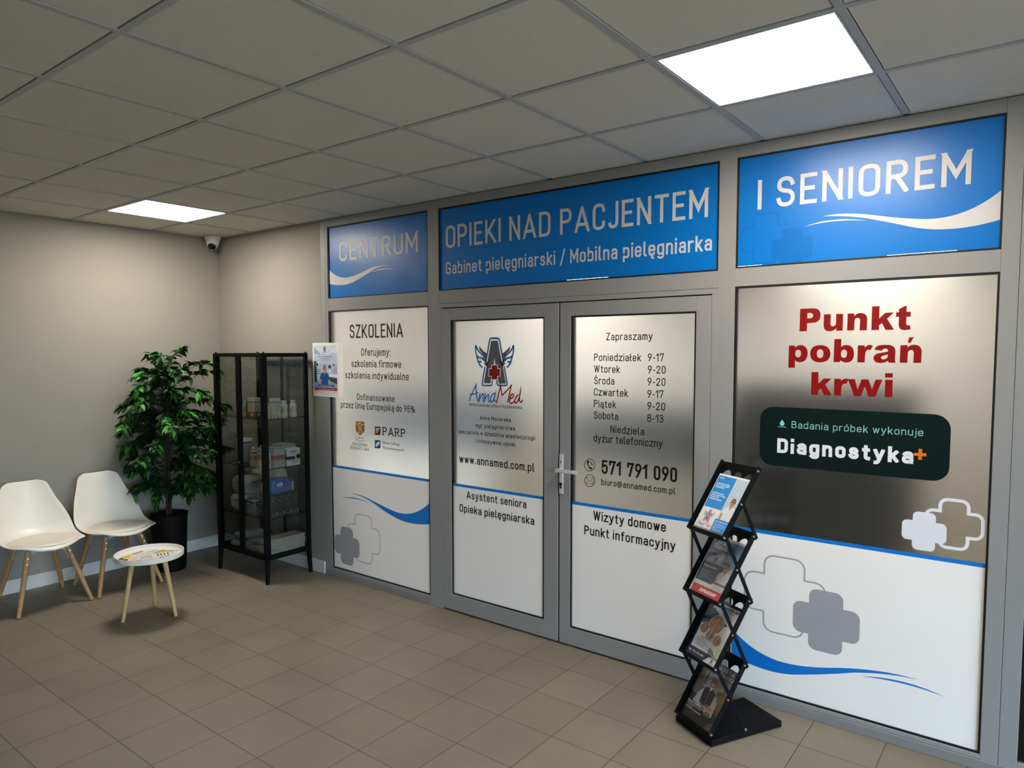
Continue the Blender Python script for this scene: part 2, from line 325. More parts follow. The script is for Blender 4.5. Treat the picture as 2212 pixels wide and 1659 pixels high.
class Art:
    """flat print: polygons with a colour and a layer, mapped onto a surface"""
    def __init__(s): s.p=[]
    def poly(s,loop,m,l=1): s.p.append(([loop],m,l)); return s
    def holes(s,loops,m,l=1): s.p.append((loops,m,l)); return s
    def quads(s,qs,m,l=2):
        # neighbouring pen strokes sit a few hundredths of a millimetre apart, so that overlaps never share a plane
        for i,q in enumerate(qs): s.p.append(([q],m,l+.04*(i%11)))
        return s
    def rect(s,x0,y0,x1,y1,m,l=1): return s.poly([(x0,y0),(x1,y0),(x1,y1),(x0,y1)],m,l)
    def stroke(s,pts,w,m,l=2): return s.quads(ribbon(pts,w,w*.4),m,l)
    def text(s,t,x0,x1,z,cap,m,w=.13,l=3,font='din'):
        if font=='din': q=din(t,x0,x1,z,cap,w)
        elif font=='serif': q=din(t,x0,x1,z,cap,.15,True)
        elif font=='bf': q=bfont(t,x0,x1,z,cap,0.)
        else: q=bfont(t,x0,x1,z,cap,.035)
        return s.quads(q,m,l)
    def mesh(s,mb,fn,dl=.0003):
        """fn(x,z,depth) -> 3D point"""
        for loops,m,l in s.p:
            mb.use(m)
            if len(loops)==1 and len(loops[0])<=4:
                mb.add([fn(x,y,l*dl) for x,y in loops[0]],[tuple(range(len(loops[0])))])
            else:
                flat=[p for lp in loops for p in lp]
                tr=tessellate_polygon([[Vector((x,y,0)) for x,y in lp] for lp in loops])
                mb.add([fn(x,y,l*dl) for x,y in flat],tr)
        return mb
TEXT=(('s1','CENTRUM',1.6501,2.4681,2.4,0.1406,0.13,'silver','din',),('s2','OPIEKI NAD PACJENTEM',2.7236,4.493,2.4016,0.1442,0.125,'silver','din',),('s2','Gabinet pielęgniarski / Mobilna pielęgniarka',2.7219,4.5162,2.2345,0.0791,0.14,'silver','din',),('s3','I SENIOREM',4.7383,5.5933,2.4068,0.1381,0.135,'silver','din',),('w1','SZKOLENIA',1.7539,2.3162,1.8312,0.0988,0.125,'black','din',),('w1','Oferujemy:',1.8782,2.1865,1.702,0.0537,0.13,'black','din',),('w1','szkolenia firmowe',1.7682,2.2946,1.6187,0.0526,0.13,'black','din',),('w1','szkolenia indywidualne',1.6965,2.3675,1.5336,0.0519,0.13,'black','din',),('w1','Dofinansowane',1.8253,2.2233,1.3773,0.0464,0.13,'black','din',),('w1','przez Unię Europejską do 95%',1.6384,2.4236,1.3116,0.0476,0.13,'black','din',),('w1','VCC',1.7976,1.8975,1.0715,0.0287,0.1,'black','din',),('w1','AKADEMIA',1.761,1.9289,1.0373,0.0213,0.13,'black','din',),('w1','EDUKACYJNA',1.7431,1.9467,1.0071,0.0213,0.13,'black','din',),('w1','PARP',2.0969,2.3255,1.1339,0.0605,0,'black','serif',),('w1','Baza Usług',2.0989,2.2662,1.0728,0.0218,0,'black','bf',),('w1','Rozwojowych',2.0982,2.3109,1.0358,0.0218,0,'black','bf',),('d1','PROFESJONALNA OPIEKA PIELĘGNIARSKA',2.9169,3.3397,1.3832,0.0168,0.15,'black','din',),('d1','Anna Mocarska',3.0047,3.2515,1.2993,0.0258,0.15,'black','din',),('d1','mgr pielęgniarstwa',2.9707,3.2842,1.2486,0.0259,0.15,'black','din',),('d1','specjalista w dziedzinie anestezjologii',2.8206,3.4359,1.1997,0.0265,0.15,'black','din',),('d1','i intensywnej opieki',2.9692,3.2865,1.1496,0.026,0.15,'black','din',),('d1','www.annamed.com.pl',2.8283,3.4306,1.0084,0.0519,0.15,'black','din',),('d1','Asystent seniora',2.8895,3.3715,0.7774,0.0499,0.14,'black','din',),('d1','Opieka pielęgniarska',2.8275,3.4307,0.6836,0.0512,0.14,'black','din',),('d2','Zapraszamy',3.9194,4.1988,1.7935,0.0414,0.13,'black','din',),('d2','Poniedziałek',3.8426,4.1324,1.6796,0.0415,0.13,'black','din',),('d2','9-17',4.1737,4.2647,1.681,0.0414,0.13,'black','din',),('d2','Wtorek',3.843,4.0059,1.6144,0.0418,0.13,'black','din',),('d2','9-20',4.174,4.2761,1.616,0.0413,0.13,'black','din',),('d2','Środa',3.8435,3.9725,1.5495,0.0414,0.13,'black','din',),('d2','9-20',4.1733,4.276,1.5515,0.0414,0.13,'black','din',),('d2','Czwartek',3.8426,4.0566,1.4852,0.0418,0.13,'black','din',),('d2','9-17',4.1734,4.2648,1.4867,0.0412,0.13,'black','din',),('d2','Piątek',3.843,3.9836,1.4201,0.0409,0.13,'black','din',),('d2','9-20',4.1739,4.2759,1.4217,0.0418,0.13,'black','din',),('d2','Sobota',3.8435,3.9967,1.355,0.0415,0.13,'black','din',),('d2','8-13',4.1733,4.2667,1.3565,0.0423,0.13,'black','din',),('d2','Niedziela',3.9501,4.1561,1.2824,0.0416,0.13,'black','din',),('d2','dyżur telefoniczny',3.8425,4.2635,1.2247,0.0421,0.13,'black','din',),('d2','571 791 090',3.896,4.3481,1.0481,0.0776,0.15,'black','din',),('d2','biuro@annamed.com.pl',3.8938,4.3385,0.9833,0.0351,0.14,'black','din',),('d2','Wizyty domowe',3.8445,4.2891,0.775,0.0539,0.14,'black','din',),('d2','Punkt informacyjny',3.785,4.344,0.684,0.0527,0.14,'black','din',),('w2','Badania próbek wykonuje',4.9196,5.459,1.3725,0.0327,0.105,'teal','din',),('w2','Diagnostyka',4.8554,5.4251,1.2504,0.0696,0.225,'offwhite','din',),)
LOGO_BOX=(2.9143,1.4141,3.3434,1.8148,)
LOGO={'grey':(((0.432,0.9,),(0.556,0.898,),(0.596,0.717,),(0.648,0.527,),(0.699,0.281,),(0.57,0.278,),(0.549,0.388,),(0.436,0.386,),(0.416,0.278,),(0.289,0.278,),(0.343,0.519,),(0.389,0.717,),),((0.204,0.832,),(0.217,0.812,),(0.234,0.793,),(0.255,0.773,),(0.281,0.754,),(0.31,0.736,),(0.344,0.717,),(0.371,0.662,),(0.326,0.634,),(0.313,0.655,),(0.297,0.676,),(0.278,0.698,),(0.258,0.72,),(0.234,0.743,),(0.209,0.766,),),((0.777,0.829,),(0.766,0.81,),(0.749,0.791,),(0.729,0.773,),(0.705,0.754,),(0.677,0.736,),(0.644,0.717,),(0.618,0.663,),(0.661,0.636,),(0.674,0.656,),(0.689,0.677,),(0.707,0.699,),(0.726,0.721,),(0.749,0.742,),(0.773,0.765,),),((0.24,0.67,),(0.254,0.663,),(0.27,0.657,),(0.286,0.651,),(0.304,0.645,),(0.323,0.64,),(0.344,0.634,),(0.343,0.585,),(0.316,0.591,),(0.292,0.601,),(0.272,0.613,),(0.257,0.629,),(0.246,0.647,),(0.24,0.67,),),((0.743,0.672,),(0.729,0.665,),(0.715,0.659,),(0.699,0.653,),(0.682,0.647,),(0.663,0.642,),(0.644,0.636,),(0.644,0.588,),(0.67,0.594,),(0.693,0.604,),(0.712,0.616,),(0.726,0.632,),(0.737,0.65,),(0.743,0.672,),),((0.285,0.579,),(0.343,0.578,),(0.406,0.62,),(0.347,0.519,),(0.332,0.529,),(0.319,0.54,),(0.307,0.55,),(0.298,0.56,),(0.29,0.57,),(0.285,0.579,),),((0.7,0.583,),(0.644,0.581,),(0.583,0.622,),(0.639,0.523,),(0.654,0.533,),(0.667,0.544,),(0.678,0.554,),(0.687,0.564,),(0.694,0.574,),(0.7,0.583,),),),
'white':(((0.493,0.655,),(0.519,0.532,),(0.468,0.531,),),),
'blue_s':(((0.33,0.585,),(0.403,0.903,),(0.407,0.912,),(0.412,0.92,),(0.418,0.926,),(0.425,0.93,),(0.433,0.933,),(0.443,0.934,),(0.496,0.933,),),((0.657,0.588,),(0.588,0.901,),(0.585,0.911,),(0.58,0.918,),(0.574,0.924,),(0.567,0.928,),(0.558,0.931,),(0.549,0.933,),(0.496,0.933,),),((0.312,0.512,),(0.259,0.277,),(0.259,0.267,),(0.261,0.258,),(0.265,0.252,),(0.27,0.247,),(0.278,0.244,),(0.288,0.243,),(0.418,0.247,),(0.425,0.248,),(0.431,0.251,),(0.436,0.255,),(0.44,0.26,),(0.443,0.267,),(0.445,0.275,),(0.454,0.317,),),((0.674,0.517,),(0.722,0.29,),(0.722,0.279,),(0.72,0.271,),(0.717,0.265,),(0.711,0.26,),(0.704,0.256,),(0.695,0.255,),(0.568,0.251,),(0.562,0.252,),(0.556,0.254,),(0.551,0.258,),(0.547,0.263,),(0.544,0.27,),(0.542,0.278,),(0.533,0.319,),),((0.14,0.823,),(0.137,0.793,),(0.137,0.765,),(0.139,0.738,),(0.144,0.713,),(0.152,0.69,),(0.162,0.668,),(0.168,0.646,),(0.175,0.625,),(0.181,0.607,),(0.188,0.59,),(0.195,0.576,),(0.203,0.563,),(0.211,0.552,),(0.219,0.542,),(0.228,0.533,),(0.237,0.526,),(0.247,0.519,),(0.257,0.513,),),((0.837,0.82,),(0.839,0.791,),(0.839,0.764,),(0.837,0.738,),(0.832,0.714,),(0.825,0.691,),(0.815,0.67,),(0.81,0.649,),(0.804,0.629,),(0.797,0.611,),(0.791,0.595,),(0.784,0.581,),(0.777,0.569,),(0.77,0.558,),(0.762,0.548,),(0.753,0.54,),(0.745,0.532,),(0.735,0.525,),(0.725,0.519,),),((0.14,0.823,),(0.155,0.798,),(0.171,0.775,),(0.189,0.754,),(0.209,0.735,),(0.23,0.718,),(0.254,0.703,),(0.274,0.69,),(0.291,0.674,),(0.306,0.656,),(0.318,0.635,),(0.327,0.612,),(0.334,0.585,),),((0.837,0.82,),(0.823,0.796,),(0.808,0.774,),(0.791,0.753,),(0.773,0.735,),(0.752,0.718,),(0.73,0.704,),(0.711,0.691,),(0.695,0.676,),(0.68,0.658,),(0.669,0.637,),(0.659,0.614,),(0.652,0.588,),),((0.162,0.675,),(0.173,0.667,),(0.185,0.661,),(0.198,0.655,),(0.211,0.651,),(0.225,0.648,),(0.24,0.646,),),((0.815,0.677,),(0.805,0.67,),(0.794,0.663,),(0.783,0.658,),(0.77,0.654,),(0.757,0.651,),(0.743,0.649,),),((0.182,0.598,),(0.191,0.595,),(0.2,0.592,),(0.211,0.591,),(0.222,0.59,),(0.233,0.589,),(0.246,0.589,),),((0.797,0.603,),(0.788,0.6,),(0.779,0.597,),(0.77,0.595,),(0.759,0.594,),(0.749,0.594,),(0.737,0.594,),),),
'cross':(((0.443,0.54,),(0.543,0.541,),(0.543,0.491,),(0.593,0.492,),(0.593,0.39,),(0.543,0.389,),(0.542,0.34,),(0.442,0.337,),(0.443,0.387,),(0.394,0.386,),(0.394,0.489,),(0.443,0.49,),),),
'crossw':(((0.43,0.55,),(0.556,0.552,),(0.556,0.502,),(0.606,0.502,),(0.606,0.38,),(0.556,0.379,),(0.556,0.33,),(0.429,0.327,),(0.429,0.377,),(0.38,0.375,),(0.381,0.499,),(0.43,0.5,),),),
'anna':(((0,0.007,),(0.007,0.019,),(0.014,0.033,),(0.021,0.047,),(0.03,0.062,),(0.038,0.077,),(0.048,0.094,),(0.141,0.247,),(0.14,0.21,),(0.141,0.174,),(0.143,0.14,),(0.147,0.108,),(0.152,0.078,),(0.158,0.049,),(0.181,0.004,),),((0.024,0.104,),(0.05,0.104,),(0.076,0.107,),(0.102,0.111,),(0.127,0.117,),(0.151,0.125,),(0.175,0.134,),),((0.219,0.121,),(0.211,0.103,),(0.206,0.084,),(0.202,0.066,),(0.199,0.049,),(0.197,0.032,),(0.197,0.015,),(0.211,0.044,),(0.226,0.069,),(0.239,0.089,),(0.253,0.105,),(0.265,0.116,),(0.278,0.124,),(0.282,0.118,),(0.283,0.11,),(0.283,0.099,),(0.282,0.086,),(0.278,0.071,),(0.273,0.053,),(0.283,0.001,),),((0.323,0.125,),(0.316,0.107,),(0.311,0.088,),(0.307,0.069,),(0.305,0.052,),(0.304,0.034,),(0.304,0.016,),(0.317,0.041,),(0.329,0.063,),(0.342,0.081,),(0.355,0.096,),(0.368,0.107,),(0.381,0.113,),(0.383,0.102,),(0.383,0.09,),(0.382,0.079,),(0.381,0.067,),(0.379,0.055,),(0.377,0.044,),(0.396,0.001,),),((0.489,0.137,),(0.468,0.127,),(0.451,0.114,),(0.437,0.098,),(0.426,0.077,),(0.419,0.052,),(0.414,0.024,),(0.42,0.013,),(0.428,0.007,),(0.436,0.006,),(0.447,0.01,),(0.458,0.019,),(0.471,0.034,),(0.48,0.052,),(0.488,0.07,),(0.495,0.086,),(0.499,0.102,),(0.502,0.117,),(0.504,0.132,),(0.497,0.111,),(0.491,0.093,),(0.488,0.076,),(0.486,0.06,),(0.486,0.046,),(0.488,0.034,),(0.51,0.014,),),),
'med':(((0.53,0,),(0.608,0.256,),(0.61,0.232,),(0.612,0.208,),(0.616,0.184,),(0.62,0.16,),(0.626,0.136,),(0.632,0.112,),(0.659,0.131,),(0.686,0.153,),(0.714,0.176,),(0.742,0.201,),(0.77,0.227,),(0.799,0.256,),(0.735,0.016,),),((0.767,0.063,),(0.791,0.07,),(0.81,0.079,),(0.825,0.088,),(0.836,0.099,),(0.843,0.111,),(0.845,0.124,),(0.837,0.132,),(0.829,0.136,),(0.819,0.134,),(0.808,0.128,),(0.797,0.117,),(0.785,0.101,),(0.774,0.069,),(0.769,0.044,),(0.768,0.024,),(0.773,0.011,),(0.783,0.004,),(0.797,0.003,),(0.808,0.005,),(0.819,0.009,),(0.829,0.014,),(0.839,0.02,),(0.848,0.027,),(0.857,0.036,),),((0.92,0.127,),(0.901,0.113,),(0.886,0.099,),(0.875,0.082,),(0.867,0.064,),(0.863,0.044,),(0.864,0.023,),(0.87,0.014,),(0.878,0.01,),(0.886,0.01,),(0.895,0.015,),(0.905,0.024,),(0.916,0.038,),(0.929,0.062,),(0.941,0.088,),(0.95,0.116,),(0.958,0.146,),(0.964,0.177,),(0.968,0.21,),(0.96,0.175,),(0.954,0.143,),(0.949,0.114,),(0.946,0.089,),(0.945,0.066,),(0.945,0.047,),(0.951,0.034,),(0.957,0.027,),(0.966,0.025,),(0.975,0.03,),(0.987,0.04,),(1,0.055,),),)}
PATHS={'red':((((4.9453,1.9297,),(5.0085,1.9293,),(5.0163,1.9275,),(5.0228,1.9243,),(5.0279,1.9195,),(5.0316,1.9132,),(5.0339,1.9054,),(5.0348,1.896,),(5.0338,1.8859,),(5.0307,1.8777,),(5.0256,1.8714,),(5.0184,1.8668,),(5.0091,1.8641,),(4.9977,1.8633,),(4.9772,1.8625,),(4.9768,1.8255,),(4.944,1.8255,),),((4.9773,1.9089,),(4.9904,1.9091,),(4.994,1.9083,),(4.997,1.9069,),(4.9993,1.9051,),(5.001,1.9027,),(5.0021,1.8998,),(5.0025,1.8964,),(5.002,1.8928,),(5.0009,1.8898,),(4.9991,1.8875,),(4.9965,1.8858,),(4.9933,1.8848,),(4.9894,1.8844,),(4.9769,1.8844,),),),(((5.0497,1.9007,),(5.0787,1.9004,),(5.078,1.8594,),(5.0786,1.8553,),(5.0797,1.8519,),(5.0813,1.8492,),(5.0834,1.8473,),(5.086,1.8461,),(5.0892,1.8457,),(5.0928,1.8464,),(5.0959,1.8479,),(5.0982,1.8503,),(5.0999,1.8534,),(5.1009,1.8573,),(5.1013,1.862,),(5.1012,1.9009,),(5.13,1.9006,),(5.1302,1.8254,),(5.1029,1.8252,),(5.1026,1.8364,),(5.0988,1.8324,),(5.0947,1.8291,),(5.0901,1.8266,),(5.0851,1.8248,),(5.0796,1.8238,),(5.0738,1.8235,),(5.0665,1.8247,),(5.0604,1.8273,),(5.0556,1.8311,),(5.0522,1.8362,),(5.05,1.8427,),(5.0491,1.8504,),),),(((5.1488,1.9007,),(5.1759,1.9004,),(5.1757,1.8878,),(5.1792,1.8923,),(5.1831,1.896,),(5.1875,1.8988,),(5.1923,1.9007,),(5.1976,1.9018,),(5.2033,1.902,),(5.2109,1.9005,),(5.2172,1.8977,),(5.2221,1.8936,),(5.2258,1.8882,),(5.2282,1.8816,),(5.2292,1.8738,),(5.2286,1.8251,),(5.1997,1.825,),(5.2002,1.8689,),(5.1997,1.8722,),(5.1987,1.875,),(5.1972,1.8772,),(5.1953,1.8788,),(5.1929,1.8799,),(5.1901,1.8805,),(5.1864,1.8799,),(5.1834,1.8785,),(5.181,1.8765,),(5.1794,1.8738,),(5.1784,1.8704,),(5.178,1.8664,),(5.1774,1.8255,),(5.1485,1.8257,),),),(((5.2469,1.929,),(5.2766,1.9291,),(5.2759,1.8755,),(5.2991,1.8994,),(5.3328,1.9001,),(5.3071,1.8734,),(5.3351,1.8256,),(5.303,1.825,),(5.2871,1.8555,),(5.2763,1.8446,),(5.2763,1.8255,),(5.2465,1.8254,),),),(((5.3517,1.914,),(5.38,1.9287,),(5.3803,1.9009,),(5.3966,1.9004,),(5.3962,1.8799,),(5.3807,1.8801,),(5.3805,1.852,),(5.381,1.849,),(5.3818,1.8466,),(5.3829,1.8448,),(5.3845,1.8435,),(5.3863,1.8429,),(5.3885,1.8427,),(5.3897,1.8428,),(5.3908,1.8431,),(5.392,1.8434,),(5.3931,1.8438,),(5.3943,1.8443,),(5.3954,1.845,),(5.3973,1.8262,),(5.394,1.8254,),(5.3906,1.8247,),(5.3868,1.8241,),(5.3829,1.8237,),(5.3788,1.8234,),(5.3744,1.8233,),(5.3678,1.8244,),(5.3623,1.8265,),(5.358,1.8298,),(5.3549,1.8343,),(5.3529,1.8398,),(5.3521,1.8466,),(5.3522,1.8803,),(5.3408,1.8801,),(5.3413,1.9001,),(5.3516,1.9004,),),),(((4.8982,1.7601,),(4.9258,1.7599,),(4.9258,1.7493,),(4.9292,1.7532,),(4.933,1.7565,),(4.9372,1.7589,),(4.9416,1.7607,),(4.9464,1.7618,),(4.9516,1.7621,),(4.9608,1.7603,),(4.9684,1.7568,),(4.9745,1.7514,),(4.9789,1.7441,),(4.9818,1.7351,),(4.9831,1.7242,),(4.9821,1.7116,),(4.9792,1.7012,),(4.9745,1.6931,),(4.968,1.6871,),(4.9596,1.6833,),(4.9494,1.6818,),(4.9449,1.6822,),(4.9407,1.6831,),(4.937,1.6845,),(4.9335,1.6864,),(4.9305,1.6887,),(4.9278,1.6916,),(4.9276,1.6557,),(4.898,1.6559,),),((4.94,1.7407,),(4.9439,1.74,),(4.9472,1.7383,),(4.9497,1.7358,),(4.9516,1.7323,),(4.9529,1.7278,),(4.9535,1.7225,),(4.9531,1.7171,),(4.952,1.7127,),(4.9502,1.7092,),(4.9478,1.7066,),(4.9447,1.705,),(4.9409,1.7042,),(4.937,1.7049,),(4.9339,1.7065,),(4.9313,1.7091,),(4.9295,1.7126,),(4.9282,1.7171,),(4.9277,1.7224,),(4.928,1.7278,),(4.929,1.7323,),(4.9307,1.7358,),(4.9331,1.7384,),(4.9362,1.74,),(4.94,1.7407,),),),(((5.0367,1.7616,),(5.0501,1.76,),(5.061,1.7564,),(5.0696,1.7509,),(5.0759,1.7434,),(5.0799,1.734,),(5.0816,1.7227,),(5.0805,1.7108,),(5.0769,1.701,),(5.071,1.6932,),(5.0625,1.6874,),(5.0516,1.6836,),(5.0381,1.6819,),(5.0249,1.6834,),(5.014,1.6869,),(5.0054,1.6924,),(4.9991,1.7001,),(4.9953,1.7098,),(4.9938,1.7216,),(4.9949,1.7334,),(4.9984,1.7432,),(5.0044,1.7509,),(5.0128,1.7565,),(5.0236,1.7601,),(5.0367,1.7616,),),((5.0372,1.7421,),(5.0414,1.7413,),(5.0449,1.7394,),(5.0477,1.7366,),(5.0497,1.7329,),(5.051,1.7281,),(5.0515,1.7223,),(5.0512,1.7163,),(5.05,1.7114,),(5.0481,1.7075,),(5.0454,1.7047,),(5.0419,1.7029,),(5.0376,1.7021,),(5.0333,1.7028,),(5.0297,1.7046,),(5.0269,1.7074,),(5.0249,1.7113,),(5.0237,1.7163,),(5.0232,1.7223,),(5.0236,1.7281,),(5.0247,1.7329,),(5.0266,1.7367,),(5.0294,1.7395,),(5.0329,1.7413,),(5.0372,1.7421,),),),(((5.0964,1.7882,),(5.1256,1.7885,),(5.1254,1.7524,),(5.1288,1.7552,),(5.1323,1.7574,),(5.1361,1.7591,),(5.14,1.7603,),(5.1442,1.761,),(5.1485,1.7612,),(5.1577,1.7596,),(5.1653,1.756,),(5.1713,1.7506,),(5.1758,1.7432,),(5.1787,1.734,),(5.18,1.7228,),(5.1791,1.7107,),(5.1766,1.7007,),(5.1723,1.6929,),(5.1664,1.6872,),(5.1588,1.6837,),(5.1495,1.6823,),(5.1441,1.6829,),(5.1392,1.6841,),(5.1347,1.6857,),(5.1306,1.6878,),(5.127,1.6905,),(5.1237,1.6936,),(5.1233,1.6843,),(5.0958,1.6841,),),((5.1384,1.7403,),(5.142,1.7396,),(5.145,1.738,),(5.1474,1.7355,),(5.1492,1.7321,),(5.1504,1.7277,),(5.151,1.7224,),(5.1506,1.7168,),(5.1494,1.7121,),(5.1476,1.7084,),(5.1452,1.7057,),(5.1421,1.704,),(5.1383,1.7033,),(5.1344,1.7041,),(5.1313,1.7059,),(5.1289,1.7087,),(5.1271,1.7123,),(5.126,1.7169,),(5.1256,1.7224,),(5.1261,1.7277,),(5.1272,1.7321,),(5.129,1.7355,),(5.1315,1.738,),(5.1346,1.7396,),(5.1384,1.7403,),),),(((5.1946,1.7591,),(5.2228,1.7589,),(5.2222,1.748,),(5.2252,1.752,),(5.2281,1.7552,),(5.231,1.7578,),(5.2338,1.7596,),(5.2367,1.7607,),(5.2395,1.761,),(5.2419,1.7608,),(5.2444,1.7605,),(5.2469,1.76,),(5.2494,1.7593,),(5.252,1.7585,),(5.2546,1.7575,),(5.2462,1.7376,),(5.2442,1.7383,),(5.2423,1.7389,),(5.2404,1.7393,),(5.2387,1.7395,),(5.237,1.7396,),(5.2353,1.7395,),(5.2323,1.7384,),(5.2299,1.7362,),(5.2279,1.7327,),(5.2264,1.7281,),(5.2254,1.7222,),(5.2249,1.715,),(5.2238,1.6836,),(5.1944,1.6837,),),),(((5.2619,1.7394,),(5.2633,1.7454,),(5.2661,1.7503,),(5.2701,1.7543,),(5.2755,1.7573,),(5.2822,1.7593,),(5.2902,1.7604,),(5.3109,1.7609,),(5.3203,1.7599,),(5.328,1.7575,),(5.3342,1.7537,),(5.3388,1.7485,),(5.3418,1.7418,),(5.3433,1.7338,),(5.3425,1.697,),(5.3428,1.694,),(5.3432,1.6914,),(5.3437,1.689,),(5.3442,1.6869,),(5.3449,1.6851,),(5.3456,1.6835,),(5.3187,1.6833,),(5.3182,1.6847,),(5.3177,1.6862,),(5.3172,1.6876,),(5.3169,1.6891,),(5.3165,1.6906,),(5.3163,1.6922,),(5.3123,1.6892,),(5.3078,1.6867,),(5.3029,1.6847,),(5.2976,1.6832,),(5.2918,1.6822,),(5.2855,1.6817,),(5.2774,1.6826,),(5.2708,1.6846,),(5.2655,1.6877,),(5.2617,1.692,),(5.2594,1.6974,),(5.2584,1.7039,),(5.2593,1.7095,),(5.2616,1.7144,),(5.2652,1.7184,),(5.2702,1.7217,),(5.2765,1.7241,),(5.2842,1.7257,),(5.292,1.727,),(5.2987,1.7282,),(5.3044,1.7295,),(5.309,1.7307,),(5.3126,1.7319,),(5.3151,1.7332,),(5.3147,1.7366,),(5.3138,1.7393,),(5.3123,1.7415,),(5.3104,1.743,),(5.3078,1.744,),(5.3048,1.7443,),(5.3016,1.744,),(5.2987,1.7433,),(5.2961,1.742,),(5.2938,1.7402,),(5.2918,1.7379,),(5.2901,1.735,),),((5.3149,1.7196,),(5.3146,1.7131,),(5.3133,1.7077,),(5.3109,1.7035,),(5.3075,1.7004,),(5.3031,1.6984,),(5.2976,1.6976,),(5.2947,1.6981,),(5.2924,1.699,),(5.2906,1.7003,),(5.2893,1.702,),(5.2884,1.704,),(5.2881,1.7065,),(5.2887,1.7085,),(5.29,1.7103,),(5.2919,1.7118,),(5.2944,1.7132,),(5.2975,1.7143,),(5.3012,1.7153,),(5.3039,1.7159,),(5.3064,1.7166,),(5.3088,1.7173,),(5.311,1.718,),(5.313,1.7188,),(5.3149,1.7196,),),),(((5.3616,1.7588,),(5.3887,1.7592,),(5.3885,1.7477,),(5.3918,1.7517,),(5.3955,1.7551,),(5.3996,1.7576,),(5.4041,1.7594,),(5.4089,1.7605,),(5.4142,1.7609,),(5.4222,1.7597,),(5.4288,1.7571,),(5.4341,1.753,),(5.4381,1.7475,),(5.4407,1.7406,),(5.442,1.7322,),(5.4414,1.6838,),(5.4124,1.6835,),(5.413,1.7246,),(5.4125,1.7288,),(5.4115,1.7322,),(5.4101,1.7348,),(5.4081,1.7367,),(5.4057,1.7379,),(5.4027,1.7383,),(5.3991,1.7376,),(5.3961,1.7361,),(5.3938,1.7338,),(5.392,1.7306,),(5.3909,1.7265,),(5.3904,1.7216,),(5.39,1.6836,),(5.3608,1.6836,),),),(((5.3936,1.7922,),(5.4116,1.7928,),(5.3991,1.7688,),(5.3889,1.7689,),),),(((5.0021,1.6376,),(5.0322,1.6378,),(5.0329,1.5852,),(5.0559,1.6087,),(5.0888,1.6088,),(5.0627,1.5815,),(5.091,1.5334,),(5.0591,1.5328,),(5.0439,1.5627,),(5.0328,1.5512,),(5.0326,1.5331,),(5.0028,1.533,),),),(((5.1008,1.609,),(5.1295,1.6091,),(5.1292,1.5988,),(5.1321,1.6024,),(5.1351,1.6053,),(5.1382,1.6077,),(5.1414,1.6093,),(5.1448,1.6104,),(5.1481,1.6108,),(5.1501,1.6107,),(5.1521,1.6104,),(5.1541,1.6101,),(5.1562,1.6097,),(5.1582,1.6091,),(5.1603,1.6085,),(5.1521,1.5862,),(5.1505,1.5869,),(5.1489,1.5873,),(5.1474,1.5876,),(5.146,1.5878,),(5.1445,1.5878,),(5.1432,1.5876,),(5.1396,1.5862,),(5.1367,1.5836,),(5.1345,1.5798,),(5.1328,1.5748,),(5.1318,1.5685,),(5.1314,1.5609,),(5.131,1.5333,),(5.1016,1.5328,),),),(((5.157,1.6087,),(5.1866,1.6091,),(5.1983,1.5625,),(5.2138,1.6091,),(5.2413,1.6091,),(5.2568,1.5637,),(5.2696,1.6092,),(5.2968,1.6092,),(5.2701,1.5335,),(5.244,1.5331,),(5.2273,1.5779,),(5.213,1.5338,),(5.1864,1.5328,),),),(((5.3065,1.638,),(5.3366,1.6382,),(5.3366,1.6194,),(5.3068,1.6188,),),),(((5.3071,1.6095,),(5.3369,1.6096,),(5.3372,1.5342,),(5.3074,1.5337,),),),),
'plus':(((5.4437,1.3178,),(5.4566,1.3181,),(5.4572,1.3008,),(5.4735,1.3007,),(5.4732,1.288,),(5.4569,1.2874,),(5.4568,1.2715,),(5.4438,1.2711,),(5.4432,1.2877,),(5.4274,1.2879,),(5.427,1.2997,),(5.4442,1.2997,),),),
'drop':(((4.8753,1.4095,),(4.8774,1.4069,),(4.8793,1.4045,),(4.8811,1.4022,),(4.8825,1.4,),(4.8838,1.3981,),(4.8848,1.3962,),(4.8856,1.3946,),(4.8862,1.393,),(4.8866,1.3917,),(4.8867,1.3905,),(4.8864,1.3886,),(4.8858,1.3869,),(4.8851,1.3854,),(4.8843,1.3841,),(4.8833,1.383,),(4.8821,1.3821,),(4.8808,1.3813,),(4.8793,1.3807,),(4.8777,1.3803,),(4.8759,1.3801,),(4.8741,1.3801,),(4.8725,1.3803,),(4.871,1.3807,),(4.8697,1.3813,),(4.8685,1.3821,),(4.8675,1.3831,),(4.8667,1.3843,),(4.866,1.3857,),(4.8654,1.3873,),(4.8651,1.3891,),(4.8652,1.3904,),(4.8656,1.3919,),(4.8661,1.3935,),(4.8668,1.3953,),(4.8678,1.3973,),(4.8689,1.3994,),(4.8702,1.4017,),(4.8717,1.4041,),(4.8734,1.4067,),(4.8753,1.4095,),),),
'dropline':(((4.8568,1.3763,),(4.8938,1.376,),(4.8939,1.3734,),(4.8568,1.3741,),),),
